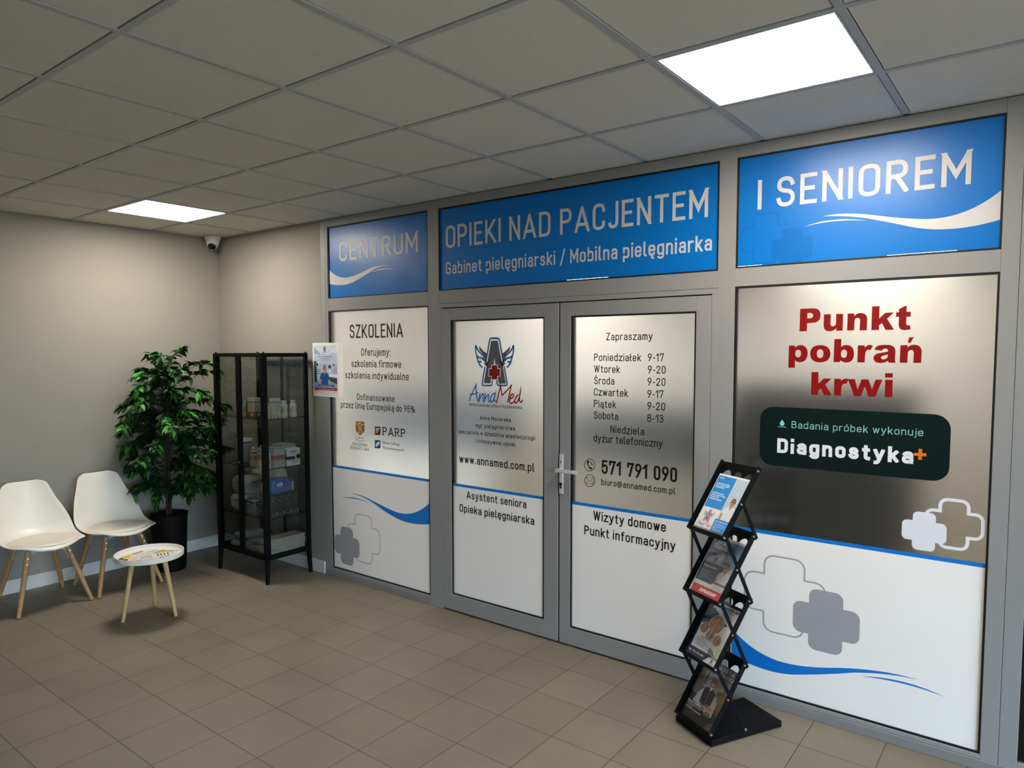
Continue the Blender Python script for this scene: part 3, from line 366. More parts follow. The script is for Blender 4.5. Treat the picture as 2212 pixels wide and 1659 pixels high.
'sw_s1':(((1.512,2.3646,),(1.5278,2.3501,),(1.5443,2.3369,),(1.5617,2.3251,),(1.5799,2.3146,),(1.5988,2.3053,),(1.6186,2.2974,),(1.6391,2.2908,),(1.6603,2.2854,),(1.6823,2.2814,),(1.705,2.2786,),(1.7236,2.2776,),(1.7439,2.2778,),(1.7659,2.2792,),(1.7896,2.2817,),(1.8148,2.2855,),(1.8417,2.2903,),(1.8702,2.2963,),(1.9002,2.3035,),(1.9316,2.3117,),(1.9645,2.321,),(1.9818,2.3255,),(1.9998,2.3293,),(2.0187,2.3324,),(2.0384,2.3347,),(2.0588,2.3363,),(2.0801,2.3371,),(2.1021,2.3373,),(2.1248,2.3367,),(2.1483,2.3354,),(2.1725,2.3334,),(2.1561,2.3334,),(2.1401,2.333,),(2.1247,2.3322,),(2.1097,2.331,),(2.0953,2.3295,),(2.0813,2.3276,),(2.0679,2.3254,),(2.055,2.3227,),(2.0426,2.3197,),(2.0308,2.3163,),(2.0015,2.3055,),(1.9733,2.2953,),(1.9463,2.2857,),(1.9205,2.2767,),(1.896,2.2684,),(1.8726,2.2607,),(1.8505,2.2537,),(1.8297,2.2474,),(1.8101,2.2417,),(1.7919,2.2367,),(1.7655,2.2321,),(1.7386,2.2287,),(1.7113,2.2265,),(1.6836,2.2257,),(1.6555,2.2261,),(1.627,2.2277,),(1.5981,2.2307,),(1.5687,2.235,),(1.5389,2.2407,),(1.5086,2.2476,),),((2.0056,2.2988,),(2.0261,2.305,),(2.0475,2.3098,),(2.0699,2.3131,),(2.0931,2.3151,),(2.1172,2.3157,),(2.1422,2.3149,),(2.1681,2.3127,),(2.1947,2.3092,),(2.2223,2.3043,),(2.2506,2.2982,),(2.2264,2.3016,),(2.2022,2.3043,),(2.1779,2.3063,),(2.1536,2.3076,),(2.1291,2.308,),(2.1046,2.3077,),(2.08,2.3067,),(2.0553,2.3048,),(2.0305,2.3022,),(2.0056,2.2988,),),),
'sw_s3':(((5.7008,2.3719,),(5.6787,2.3535,),(5.656,2.3371,),(5.6326,2.3228,),(5.6085,2.3106,),(5.5837,2.3005,),(5.5581,2.2925,),(5.5318,2.2868,),(5.5046,2.2833,),(5.4767,2.2821,),(5.448,2.2832,),(5.4314,2.2852,),(5.4146,2.2874,),(5.3974,2.29,),(5.3799,2.2929,),(5.3621,2.2961,),(5.3439,2.2996,),(5.3255,2.3035,),(5.3067,2.3076,),(5.2875,2.3121,),(5.268,2.3168,),(5.2391,2.324,),(5.2112,2.3302,),(5.1845,2.3354,),(5.1589,2.3395,),(5.1346,2.3426,),(5.1115,2.3445,),(5.0897,2.3454,),(5.0692,2.3452,),(5.0501,2.3438,),(5.0324,2.3413,),(5.0525,2.3399,),(5.0723,2.3381,),(5.0918,2.336,),(5.1109,2.3336,),(5.1297,2.3308,),(5.1482,2.3276,),(5.1663,2.3241,),(5.1842,2.3203,),(5.2017,2.3162,),(5.2189,2.3117,),(5.243,2.3043,),(5.2653,2.2973,),(5.2857,2.2909,),(5.3043,2.285,),(5.3211,2.2796,),(5.3362,2.2746,),(5.3495,2.2702,),(5.3612,2.2661,),(5.3712,2.2626,),(5.3796,2.2594,),(5.4101,2.2504,),(5.441,2.2433,),(5.4723,2.2382,),(5.504,2.235,),(5.5361,2.2336,),(5.5685,2.2341,),(5.6012,2.2364,),(5.6342,2.2404,),(5.6674,2.2462,),(5.7009,2.2536,),),((4.9518,2.3039,),(4.9762,2.3104,),(5.001,2.3155,),(5.0264,2.319,),(5.0523,2.321,),(5.0786,2.3215,),(5.1054,2.3206,),(5.1326,2.3182,),(5.1602,2.3145,),(5.1882,2.3093,),(5.2167,2.3028,),(5.1883,2.3068,),(5.1603,2.3101,),(5.1327,2.3124,),(5.1055,2.3139,),(5.0788,2.3145,),(5.0524,2.3143,),(5.0266,2.3131,),(5.0012,2.3109,),(4.9762,2.3079,),(4.9518,2.3039,),),),
'sw_w1':(((1.7281,0.6667,),(1.7516,0.6687,),(1.7755,0.6697,),(1.7998,0.6698,),(1.8245,0.6689,),(1.8496,0.667,),(1.875,0.6643,),(1.9008,0.6606,),(1.927,0.6561,),(1.9535,0.6506,),(1.9804,0.6442,),(2.017,0.6356,),(2.0514,0.6278,),(2.0839,0.6207,),(2.1143,0.6145,),(2.1428,0.609,),(2.1694,0.6043,),(2.1941,0.6003,),(2.217,0.597,),(2.238,0.5945,),(2.2573,0.5928,),(2.2908,0.5933,),(2.3234,0.5962,),(2.3552,0.6016,),(2.386,0.6093,),(2.4161,0.6194,),(2.4453,0.6318,),(2.4737,0.6465,),(2.5012,0.6635,),(2.528,0.6828,),(2.554,0.7043,),(2.5522,0.5571,),(2.5151,0.5498,),(2.4785,0.544,),(2.4425,0.5398,),(2.407,0.5372,),(2.3721,0.5361,),(2.3377,0.5367,),(2.304,0.5389,),(2.271,0.5427,),(2.2386,0.5483,),(2.2068,0.5555,),(2.1909,0.5595,),(2.1745,0.5638,),(2.1575,0.5686,),(2.1401,0.5739,),(2.1222,0.5795,),(2.1038,0.5855,),(2.0849,0.592,),(2.0654,0.5989,),(2.0454,0.6063,),(2.0249,0.6141,),(1.9952,0.6249,),(1.9655,0.6345,),(1.9359,0.6429,),(1.9062,0.6501,),(1.8765,0.6561,),(1.8468,0.6608,),(1.8171,0.6642,),(1.7874,0.6663,),(1.7578,0.6672,),(1.7281,0.6667,),),((1.6256,0.6197,),(1.6586,0.6273,),(1.6915,0.6332,),(1.7244,0.6374,),(1.7573,0.6398,),(1.7901,0.6406,),(1.8229,0.6398,),(1.8556,0.6372,),(1.8882,0.6331,),(1.9208,0.6273,),(1.9534,0.62,),(1.9222,0.6247,),(1.8906,0.6284,),(1.8587,0.631,),(1.8265,0.6327,),(1.7939,0.6332,),(1.7609,0.6327,),(1.7276,0.6311,),(1.694,0.6284,),(1.66,0.6246,),(1.6256,0.6197,),),),
'sw_w2':(((4.6505,0.3461,),(4.6698,0.3278,),(4.6899,0.3111,),(4.7108,0.2961,),(4.7324,0.2828,),(4.7549,0.271,),(4.7781,0.2609,),(4.8019,0.2523,),(4.8265,0.2454,),(4.8518,0.24,),(4.8777,0.2361,),(4.8985,0.2352,),(4.9201,0.2352,),(4.9425,0.2361,),(4.9657,0.238,),(4.9897,0.2407,),(5.0144,0.2444,),(5.0398,0.249,),(5.0659,0.2545,),(5.0927,0.2609,),(5.1201,0.2681,),(5.1616,0.279,),(5.2018,0.2883,),(5.2406,0.2962,),(5.2781,0.3027,),(5.3143,0.3078,),(5.3494,0.3115,),(5.3833,0.3138,),(5.4161,0.3149,),(5.4478,0.3146,),(5.4784,0.3131,),(5.455,0.3127,),(5.4311,0.3115,),(5.4066,0.3095,),(5.3815,0.3067,),(5.3558,0.3031,),(5.3295,0.2987,),(5.3026,0.2934,),(5.275,0.2873,),(5.2468,0.2803,),(5.2179,0.2725,),(5.1901,0.2624,),(5.1625,0.2526,),(5.1351,0.2432,),(5.1079,0.2341,),(5.081,0.2253,),(5.0544,0.2168,),(5.028,0.2087,),(5.0019,0.201,),(4.9761,0.1937,),(4.9506,0.1867,),(4.9248,0.1815,),(4.8982,0.1778,),(4.8707,0.1756,),(4.8424,0.175,),(4.8132,0.1758,),(4.7831,0.1783,),(4.7521,0.1823,),(4.7201,0.1879,),(4.6871,0.1952,),(4.6532,0.2042,),),((5.2499,0.2644,),(5.2837,0.2729,),(5.3172,0.2795,),(5.3505,0.2841,),(5.3835,0.2869,),(5.4162,0.2879,),(5.4487,0.2871,),(5.481,0.2845,),(5.513,0.2803,),(5.5448,0.2743,),(5.5764,0.2666,),(5.5459,0.2712,),(5.515,0.2748,),(5.4837,0.2773,),(5.4518,0.2788,),(5.4195,0.2792,),(5.3866,0.2785,),(5.3533,0.2767,),(5.3194,0.2738,),(5.2849,0.2697,),(5.2499,0.2644,),),),
'panel':(((4.7702,1.466,),(5.5573,1.4705,),(5.5584,1.1872,),(4.775,1.1857,),),),
'vcc':(((1.8032,1.2137,),(1.8132,1.2157,),(1.8232,1.2174,),(1.8333,1.2186,),(1.8433,1.2194,),(1.8534,1.2198,),(1.8634,1.2198,),(1.8734,1.2194,),(1.8835,1.2185,),(1.8935,1.2173,),(1.9036,1.2156,),(1.9034,1.1545,),(1.902,1.1518,),(1.9005,1.1491,),(1.8988,1.1467,),(1.8969,1.1444,),(1.8949,1.1423,),(1.8927,1.1403,),(1.8903,1.1385,),(1.8878,1.1369,),(1.8851,1.1355,),(1.8822,1.1342,),(1.8719,1.1371,),(1.8737,1.1246,),(1.8703,1.1229,),(1.8668,1.1214,),(1.8632,1.1202,),(1.8596,1.1193,),(1.8558,1.1186,),(1.852,1.1183,),(1.8481,1.1182,),(1.8441,1.1184,),(1.8401,1.1189,),(1.8359,1.1197,),(1.8341,1.133,),(1.8215,1.1321,),(1.8183,1.1342,),(1.8154,1.1362,),(1.8128,1.1383,),(1.8105,1.1403,),(1.8085,1.1425,),(1.8068,1.1446,),(1.8054,1.1467,),(1.8043,1.1489,),(1.8035,1.1511,),(1.803,1.1533,),),),
'vccline':(((1.8028,1.1996,),(1.8103,1.1996,),(1.8171,1.199,),(1.8232,1.1979,),(1.8285,1.1963,),(1.8332,1.1942,),(1.8371,1.1915,),(1.8403,1.1884,),(1.8428,1.1847,),(1.8446,1.1805,),(1.8456,1.1757,),(1.8404,1.1307,),),((1.9024,1.2016,),(1.8941,1.2014,),(1.8866,1.2005,),(1.88,1.1992,),(1.8741,1.1972,),(1.8691,1.1947,),(1.8648,1.1916,),(1.8614,1.188,),(1.8588,1.1837,),(1.857,1.179,),(1.856,1.1736,),(1.8719,1.1357,),),),
'vcchead':(((1.8528,1.2139,),(1.8541,1.2136,),(1.8553,1.2132,),(1.8563,1.2126,),(1.8572,1.2119,),(1.8579,1.211,),(1.8584,1.21,),(1.8587,1.2089,),(1.8589,1.2076,),(1.859,1.2061,),(1.8588,1.2045,),(1.8576,1.2029,),(1.8563,1.2015,),(1.855,1.2005,),(1.8537,1.1997,),(1.8525,1.1992,),(1.8512,1.199,),(1.8499,1.1991,),(1.8487,1.1994,),(1.8475,1.2,),(1.8462,1.2009,),(1.8456,1.203,),(1.8452,1.2049,),(1.8452,1.2067,),(1.8454,1.2082,),(1.8459,1.2096,),(1.8467,1.2108,),(1.8478,1.2119,),(1.8492,1.2127,),(1.8508,1.2134,),(1.8528,1.2139,),),),
'parp':(((2.0152,1.1928,),(2.0752,1.194,),(2.0725,1.1389,),(2.0652,1.1329,),(2.0111,1.1306,),),),
'parps':(((2.0262,1.1807,),(2.063,1.1823,),(2.0601,1.1734,),(2.022,1.1722,),),((2.0259,1.1656,),(2.0547,1.1662,),(2.0498,1.1591,),(2.0226,1.1586,),),((2.0248,1.1513,),(2.0437,1.1518,),(2.0416,1.1468,),(2.0223,1.1462,),),),
'bur':(((2.0132,1.0946,),(2.0724,1.0953,),(2.0706,1.0428,),(2.0613,1.0354,),(2.0091,1.0338,),),),
'burs':(((2.0214,1.0447,),(2.0209,1.0505,),(2.0213,1.0559,),(2.0228,1.061,),(2.0254,1.0657,),(2.029,1.07,),(2.0336,1.074,),(2.0392,1.0776,),(2.0459,1.0809,),(2.0536,1.0838,),(2.0623,1.0863,),(2.0622,1.0805,),(2.0611,1.0751,),(2.0592,1.07,),(2.0565,1.0653,),(2.0528,1.061,),(2.0483,1.057,),(2.0429,1.0534,),(2.0366,1.0501,),(2.0295,1.0472,),(2.0214,1.0447,),),),
'phone':(((3.8005,1.1066,),(3.8012,1.108,),(3.8021,1.1094,),(3.803,1.1105,),(3.8041,1.1115,),(3.8052,1.1123,),(3.8065,1.1129,),(3.8078,1.1134,),(3.8093,1.1136,),(3.8109,1.1138,),(3.8126,1.1137,),(3.8161,1.1065,),(3.8092,1.0969,),(3.8117,1.0851,),(3.8197,1.0748,),(3.83,1.077,),(3.8369,1.0726,),(3.8301,1.0645,),(3.8281,1.0641,),(3.8261,1.0639,),(3.8242,1.0639,),(3.8224,1.0642,),(3.8206,1.0646,),(3.819,1.0653,),(3.8173,1.0662,),(3.8158,1.0673,),(3.8143,1.0687,),(3.8128,1.0702,),(3.8023,1.0902,),(3.8015,1.0922,),(3.8008,1.0941,),(3.8002,1.0959,),(3.7998,1.0977,),(3.7996,1.0993,),(3.7995,1.1009,),(3.7995,1.1025,),(3.7997,1.1039,),(3.8,1.1053,),(3.8005,1.1066,),),),
'phonecirc':(((3.8515,1.0917,),(3.8509,1.085,),(3.8491,1.0783,),(3.846,1.0721,),(3.8419,1.0665,),(3.8368,1.0617,),(3.831,1.0579,),(3.8247,1.0553,),(3.8181,1.0539,),(3.8115,1.0539,),(3.8051,1.0552,),(3.7992,1.0578,),(3.7941,1.0616,),(3.7898,1.0664,),(3.7866,1.0721,),(3.7846,1.0784,),(3.7839,1.0851,),(3.7845,1.0919,),(3.7864,1.0986,),(3.7895,1.1049,),(3.7938,1.1105,),(3.7989,1.1153,),(3.8047,1.1191,),(3.8111,1.1216,),(3.8177,1.1229,),(3.8243,1.1228,),(3.8306,1.1215,),(3.8364,1.1188,),(3.8416,1.1151,),(3.8458,1.1102,),(3.8489,1.1046,),(3.8508,1.0984,),(3.8515,1.0917,),),((3.8522,1.0021,),(3.8516,0.9953,),(3.8497,0.9887,),(3.8467,0.9824,),(3.8425,0.9767,),(3.8375,0.9718,),(3.8316,0.9679,),(3.8253,0.9652,),(3.8187,0.9638,),(3.8121,0.9636,),(3.8057,0.9649,),(3.7998,0.9674,),(3.7946,0.9711,),(3.7903,0.9759,),(3.7872,0.9815,),(3.7852,0.9878,),(3.7845,0.9945,),(3.7851,1.0014,),(3.787,1.0081,),(3.7901,1.0145,),(3.7943,1.0202,),(3.7995,1.0251,),(3.8053,1.0289,),(3.8117,1.0315,),(3.8183,1.0329,),(3.8249,1.0329,),(3.8312,1.0317,),(3.8371,1.0291,),(3.8422,1.0254,),(3.8464,1.0206,),(3.8495,1.015,),(3.8515,1.0088,),(3.8522,1.0021,),),),
'env':(((3.7941,1.0155,),(3.8425,1.0172,),(3.8427,0.9825,),(3.7943,0.9799,),(3.7941,1.0155,),(3.8192,0.9942,),(3.8425,1.0172,),),((3.7943,0.9799,),(3.8123,0.9989,),),((3.8427,0.9825,),(3.8254,0.9979,),),),
'wave':(((3.8212,1.1085,),(3.8239,1.1069,),(3.8263,1.1052,),(3.8285,1.1033,),(3.8305,1.1013,),(3.8323,1.0991,),(3.8339,1.0968,),(3.8352,1.0944,),(3.8363,1.0918,),(3.8372,1.0891,),(3.8379,1.0862,),),((3.823,1.1012,),(3.8246,1.0999,),(3.8261,1.0985,),(3.8275,1.0972,),(3.8286,1.0958,),(3.8297,1.0944,),(3.8305,1.093,),(3.8312,1.0915,),(3.8318,1.0901,),(3.8322,1.0886,),(3.8324,1.0872,),),)}
# ================================================================ THE SETTING
H=2.722
M_wall=mat('wall_paint','8b877e',.85,noise=.02,nscale=3,bump=.05,bscale=120)
M_alu=mat('grey_aluminium','8b8988',.42,metal=.0,spec=.5,noise=.02,nscale=2)
M_alu2=mat('grey_aluminium_sill','7d7b7a',.42,noise=.02,nscale=2)
M_gask=mat('black_gasket','050505',.6,noise=.1)
M_white=mat('white_skirting','c9c7c3',.5,noise=.02)
M_tile=mat('ceiling_tile','dad5ca',.95,noise=.03,nscale=60,bump=.15,bscale=300)
M_bar=mat('ceiling_bar','b3b4b3',.5,noise=.02)
M_edge=mat('shaded_tile_edge','3b3834',.95,noise=.2,nscale=80)  # tile sides coloured dark to stand in for shade in the grooves
M_void=mat('ceiling_gap','1c1b1a',.95,noise=.05)
# floor: procedural square tiles with grout
def floor_mat():
    m=bpy.data.materials.new('floor_tile'); m.use_nodes=True; nt=m.node_tree; N=nt.nodes.new; b=nt.nodes['Principled BSDF']
    tc=N('ShaderNodeTexCoord'); mp=N('ShaderNodeMapping'); nt.links.new(tc.outputs['Object'],mp.inputs[0])
    mp.inputs['Location'].default_value=(-2.943+.3024*20,.2598+.3022*60,0)
    br=N('ShaderNodeTexBrick'); br.offset=0; br.squash=1; nt.links.new(mp.outputs[0],br.inputs['Vector'])
    br.inputs['Scale'].default_value=1; br.inputs['Brick Width'].default_value=.3024; br.inputs['Row Height'].default_value=.3022
    br.inputs['Mortar Size'].default_value=.0022; br.inputs['Mortar Smooth'].default_value=.3; br.inputs['Bias'].default_value=0
    br.inputs['Color1'].default_value=lin('7f7565'); br.inputs['Color2'].default_value=lin('786e5e'); br.inputs['Mortar'].default_value=lin('433a2e')
    n1=N('ShaderNodeTexNoise'); n1.inputs['Scale'].default_value=260; n1.inputs['Detail'].default_value=3; nt.links.new(tc.outputs['Object'],n1.inputs['Vector'])
    n2=N('ShaderNodeTexNoise'); n2.inputs['Scale'].default_value=2.2; n2.inputs['Detail'].default_value=4; nt.links.new(tc.outputs['Object'],n2.inputs['Vector'])
    mx=N('ShaderNodeMix'); mx.data_type='RGBA'; mx.blend_type='OVERLAY'; mx.inputs[0].default_value=.35; nt.links.new(br.outputs['Color'],mx.inputs[6]); nt.links.new(n1.outputs[0],mx.inputs[7])
    m2=N('ShaderNodeMix'); m2.data_type='RGBA'; m2.blend_type='OVERLAY'; m2.inputs[0].default_value=.25; nt.links.new(mx.outputs[2],m2.inputs[6]); nt.links.new(n2.outputs[0],m2.inputs[7])
    nt.links.new(m2.outputs[2],b.inputs['Base Color'])
    b.inputs['Roughness'].default_value=.5
    bu=N('ShaderNodeBump'); bu.inputs['Strength'].default_value=.5; bu.inputs['Distance'].default_value=.002; bu.invert=True
    nt.links.new(br.outputs['Fac'],bu.inputs['Height']); nt.links.new(bu.outputs[0],b.inputs['Normal'])
    return m
XW,YB=9.6,-6.6        # entrance wall and rear wall of the lobby
mb=MB().use(floor_mat()); mb.box(-.1,XW+.1,YB-.1,.06,-.1,0); struct(mb.build('floor'),'greige square ceramic floor tiles with thin grout lines','floor')
mb=MB().use(M_wall); mb.box(-.12,0,YB-.1,.12,0,H+.05); struct(mb.build('wall_left'),'grey painted wall behind the two white chairs','wall')
mb=MB().use(M_wall); mb.box(0,1.437,0,.06,0,H+.05); mb.box(1.437,7.2,.0,.06,H+.001,H+.05); mb.box(7.2,XW,0,.06,0,H+.05); struct(mb.build('wall_front'),'grey painted wall beside the glazed partition','wall')
mb=MB().use(M_wall); mb.box(-.1,XW+.1,YB-.1,YB,0,H+.05); struct(mb.build('wall_back'))
mb=MB().use(M_wall); mb.box(XW,XW+.12,YB,-5.6,0,H+.05); mb.box(XW,XW+.12,-.6,.06,0,H+.05); mb.box(XW,XW+.12,-5.6,-.6,2.5,H+.05); struct(mb.build('wall_right'))
# entrance glazing (daylight comes through it)
w=sempty('window_7',(XW,-3.1,0),'wide entrance glazing on the right','window')
mb=MB().use(M_alu)
for y in (-2.5,-.85,.8,2.45): mb.box(0,.06,y,y+.05,0,2.5)
mb.box(0,.06,-2.5,2.5,0,.08); mb.box(0,.06,-2.5,2.5,2.42,2.5); mb.build('window_frame',w)
mb=MB().use(clear_glass('clear_glazing')); mb.box(.025,.031,-2.5,2.5,.08,2.42); mb.build('glass_pane',w)
# ceiling tiles in a bar grid
XK,YK,TP=.5581,.5702,.6
cx=[0]+[XK+TP*k for k in range(0,15)]; cx.append(XW)
cy=[0]+[-(YK+TP*k) for k in range(0,11)]; cy=[y for y in cy if y>YB]+[YB]
lights_at=[(1,1),(8,1),(15,1)]   # cells holding light panels
mb=MB().use(M_tile)
for i in range(len(cx)-1):
    for j in range(len(cy)-1):
        if (i,j) in lights_at: continue
        e=.0158; x0,x1,y0,y1=cx[i]+e,cx[i+1]-e,cy[j+1]+e,cy[j]-e; z0,z1=H+.004,H+.022
        mb.use(M_tile).add([(x0,y0,z0),(x1,y0,z0),(x1,y1,z0),(x0,y1,z0)],[(3,2,1,0)])
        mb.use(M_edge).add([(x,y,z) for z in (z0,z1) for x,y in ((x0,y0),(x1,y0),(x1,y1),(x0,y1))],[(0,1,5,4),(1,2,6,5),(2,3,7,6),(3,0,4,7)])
mb.use(M_void); mb.box(-.1,XW+.1,YB-.1,.1,H+.022,H+.06)
ceil=struct(mb.build('ceiling'),'suspended ceiling of square mineral tiles','ceiling')
mb=MB().use(M_bar)
for x in cx[1:-1]: mb.box(x-.012,x+.012,YB,0,H,H+.022)
for y in cy[1:-1]:
    mb.box(0,XW,y-.012,y+.012,H+.0004,H+.0224)
mb.box(0,XW,-.016,0,H,H+.022); mb.box(0,.016,YB,0,H,H+.022)
mb.build('ceiling_grid',ceil)
# light panels
M_diff=mat('lit_diffuser','fffaf0',.5,emit=('fff6ea',LAMP))
M_diff2=mat('lit_diffuser_daylit','fffaf0',.5,emit=('fff6ea',LAMP))
def panel(x,y,lab):
    t=thing('ceiling_light',lab,'ceiling light',(x,y,H))
    a=.286;c=.279
    mb=MB().use(mat('light_frame','b9bbbd',.4,noise=.02))
    mb.box(-a,a,c,a,.001,.02); mb.box(-a,a,-a,-c,.001,.02); mb.box(-a,-c,-c,c,.001,.02); mb.box(c,a,-c,c,.001,.02); mb.build('frame',t)
    MB().use(M_diff).box(-c,c,-c,c,.004,.012).build('diffuser',t)
    return t
LL={(1,1):'lit square ceiling panel over the chairs and plant corner',(8,1):'lit square ceiling panel above the glazed partition at the right',(8,7):'lit square ceiling panel behind the viewer',(1,7):'lit square ceiling panel at the far end of the rear wall',(15,1):'lit square ceiling panel near the entrance glazing'}
for (i,j) in lights_at: 
    if i<len(cx)-1: panel((cx[i]+cx[i+1])/2,(cy[j]+cy[j+1])/2,LL[(i,j)])
# skirting boards
def skirt(name,x0,x1,y0,y1): return struct(MB().use(M_white).box(x0,x1,y0,y1,0,.098).build(name,bevel=.003),'white skirting board','skirting')
skirt('baseboard_left',0.0005,.013,YB,-.013); skirt('baseboard_front',.0005,1.436,-.013,-.0005)
# ---------------------------------------------------------------- glazed partition frame
D0,D1=0.,.06
def rail(mb,x0,x1,z0,z1,b=.0015,y0=D0,y1=D1): mb.box(x0,x1,y0,y1,z0,z1,b=b)
fr=MB().use(M_alu)
rail(fr,1.437,1.497,0,2.72); rail(fr,1.498,1.522,0,2.72)
rail(fr,2.568,2.664,0,2.72)
rail(fr,4.553,4.640,0,2.72)
rail(fr,5.705,5.766,0,2.72); rail(fr,5.7675,5.830,0,2.72)
for a,b in ((1.522,2.568),(2.664,4.553),(4.640,5.705)):
    rail(fr,a,b,2.664,2.72)
rail(fr,1.522,2.568,2.038,2.130); rail(fr,4.640,5.705,2.047,2.135)
rail(fr,2.664,4.553,2.0465,2.130); rail(fr,2.664,4.553,2.018,2.0455)
rail(fr,2.664,2.684,0,2.018); rail(fr,4.524,4.553,0,2.018)
rail(fr,1.522,2.568,.0455,.066); rail(fr,4.640,5.705,.0455,.066)
fr.use(M_alu2)
rail(fr,1.437,2.568,.0,.045,y0=-.004); rail(fr,4.640,5.83,.0,.045,y0=-.004)
# far right bay
fr.use(M_alu); rail(fr,5.83,7.2,0,.075); rail(fr,5.83,7.2,2.664,2.72); rail(fr,7.13,7.2,0.075,2.664)
struct(fr.build('trim_1'),'grey aluminium frame of the glazed partition','frame')
# ---------------------------------------------------------------- panes and their prints
def frosted():
    m=bpy.data.materials.new('frosted_film'); m.use_nodes=True; nt=m.node_tree; b=nt.nodes['Principled BSDF']
    b.inputs['Base Color'].default_value=(.93,.93,.92,1); b.inputs['Transmission Weight'].default_value=1; b.inputs['Roughness'].default_value=.25; b.inputs['IOR'].default_value=1.5
    b.inputs['Coat Weight'].default_value=1; b.inputs['Coat Roughness'].default_value=.09; b.inputs['Coat IOR'].default_value=1.6
    return m
M_frost=frosted()
M_blue=mat('blue_print','006cba',.33,spec=.45,noise=.015,nscale=1.5)
M_blue_d=mat('blue_print_dark','0063ae',.33,spec=.45,noise=.015)
M_blue_l=mat('blue_stripe','0a72c8',.35,coat=.2,coatr=.25,noise=.015)
M_film=mat('white_film','f0eae4',.4,coat=.15,coatr=.3,noise=.01,nscale=2)
M_greyp=mat('grey_print','9a989c',.4,noise=.01); M_greyl=mat('grey_line_print','a3a1a2',.4,noise=.01)
M_silver=mat('silver_lettering','c6c3c2',.4,noise=.01); M_black=mat('black_lettering','060606',.45,noise=.05)
M_offw=mat('offwhite_lettering','dcdbe0',.4,noise=.01); M_teal=mat('teal_lettering','86c3c6',.4,noise=.01); M_dgreen=mat('dark_green_film','061817',.4,spec=.3,noise=.03)
M_red=mat('red_lettering','7c0000',.4,noise=.03); M_orange=mat('orange_lettering','e06a08',.4,noise=.02)
M_lblue=mat('logo_blue','0a62a8',.4,noise=.02); M_lred=mat('logo_red','850608',.4,noise=.02); M_lgrey=mat('logo_grey','5b565b',.4,noise=.02)
M_slit=mat('backlight_glow','ffffff',.3,emit=('fffdf5',1.3))  # glowing strips imitate back room light leaking past the blue film
YF=.012
COLM={'silver':M_silver,'black':M_black,'teal':M_teal,'offwhite':M_offw}
def wf(x,z,d): return (x,YF-.0006-d,z)
def pane(win,x0,x1,z0,z1,m,name='glass_pane',y=(YF,.018)):
    return MB().use(m).box(x0,x1,y[0],y[1],z0,z1).build(name,win,off=tuple(win.location))
def gasket(win,x0,x1,z0,z1,t=.0085):
    mb=MB().use(M_gask)
    for a,b,c,d in ((x0,x0+t,z0,z1),(x1-t,x1,z0,z1),(x0+t,x1-t,z0,z0+t),(x0+t,x1-t,z1-t,z1)): mb.box(a,b,.0035,.024,c,d)
    mb.build('gasket',win,off=tuple(win.location))
def art(win,name,A):
    if A.p: return A.mesh(MB(),wf).build(name,win,off=tuple(win.location))
def letters(win,key):
    for (k,s,x0,x1,z,cap,w,col,font) in TEXT:
        if k==key: art(win,'lettering',Art().text(s,x0,x1,z,cap,COLM[col],w or .13,3,font))
def logo(A,ox,oz,sc,l=2,blue=None,red=None,grey=None,word=True,halo=True):
    blue=blue or M_lblue; red=red or M_lred; grey=grey or M_lgrey
    t=lambda c:[(ox+x*sc,oz+z*sc) for x,z in c]
    if halo:
        for c in LOGO['blue_s']: A.quads(ribbon(t(c),.034*sc,.015*sc),M_offw,l)
    for c in LOGO['grey']: A.poly(t(c),grey,l+.5)
    A.poly(t(LOGO['white'][0]),M_offw,l+1)
    for c in LOGO['blue_s']: A.quads(ribbon(t(c),.021*sc,.006*sc),blue,l+1.5)
    A.poly(t(LOGO['crossw'][0]),M_offw,l+2); A.poly(t(LOGO['cross'][0]),red,l+2.5)
    if word:
        for c in LOGO['anna']: A.quads(ribbon(t(c),.02*sc,.006*sc),blue,l+2)
        for c in LOGO['med']: A.quads(ribbon(t(c),.02*sc,.006*sc),red,l+3)
    return A
def outline_cross(A,cx,cy,S,Aw,r,w,m,l): A.quads(ribbon((lambda q:q+[q[0]])(cross_loop(cx,cy,S-w,Aw-w,r)),w),m,l)
# upper signs
w1=sempty('window_1',(2.045,0,2.13),'upper blue sign pane reading CENTRUM','window')
pane(w1,1.524,2.567,2.131,2.664,M_blue,'blue_film'); gasket(w1,1.522,2.568,2.130,2.664)
A=Art(); 
for c in PATHS['sw_s1']: A.poly(c,M_silver,3)
art(w1,'wave_emblem',A)
A=Art(); outline_cross(A,2.426,2.257,.235,.112,.03,.006,M_blue_d,1); A.poly(cross_loop(2.313,2.2,.182,.09,.02),M_blue_d,2); art(w1,'cross_emblem',A)
letters(w1,'s1')
w2=sempty('window_2',(3.61,0,2.13),'upper blue sign pane reading OPIEKI NAD PACJENTEM above the doors','window')
pane(w2,2.666,4.552,2.131,2.663,M_blue,'blue_film'); gasket(w2,2.664,4.553,2.130,2.664); letters(w2,'s2')
art(w2,'edge_glow',Art().rect(3.66,2.1365,3.93,2.1405,M_slit,4).rect(4.543,2.14,4.546,2.175,M_slit,4))
w3=sempty('window_3',(5.17,0,2.13),'upper blue sign pane reading I SENIOREM','window')
pane(w3,4.641,5.704,2.136,2.664,M_blue,'blue_film'); gasket(w3,4.640,5.705,2.135,2.666)
A=Art()
for c in PATHS['sw_s3']: A.poly(c,M_silver,3)
art(w3,'wave_emblem',A)
A=Art(); outline_cross(A,4.779,2.269,.24,.12,.03,.006,M_blue_d,1); A.poly(cross_loop(4.9,2.213,.184,.098,.02),M_blue_d,2); art(w3,'cross_emblem',A)
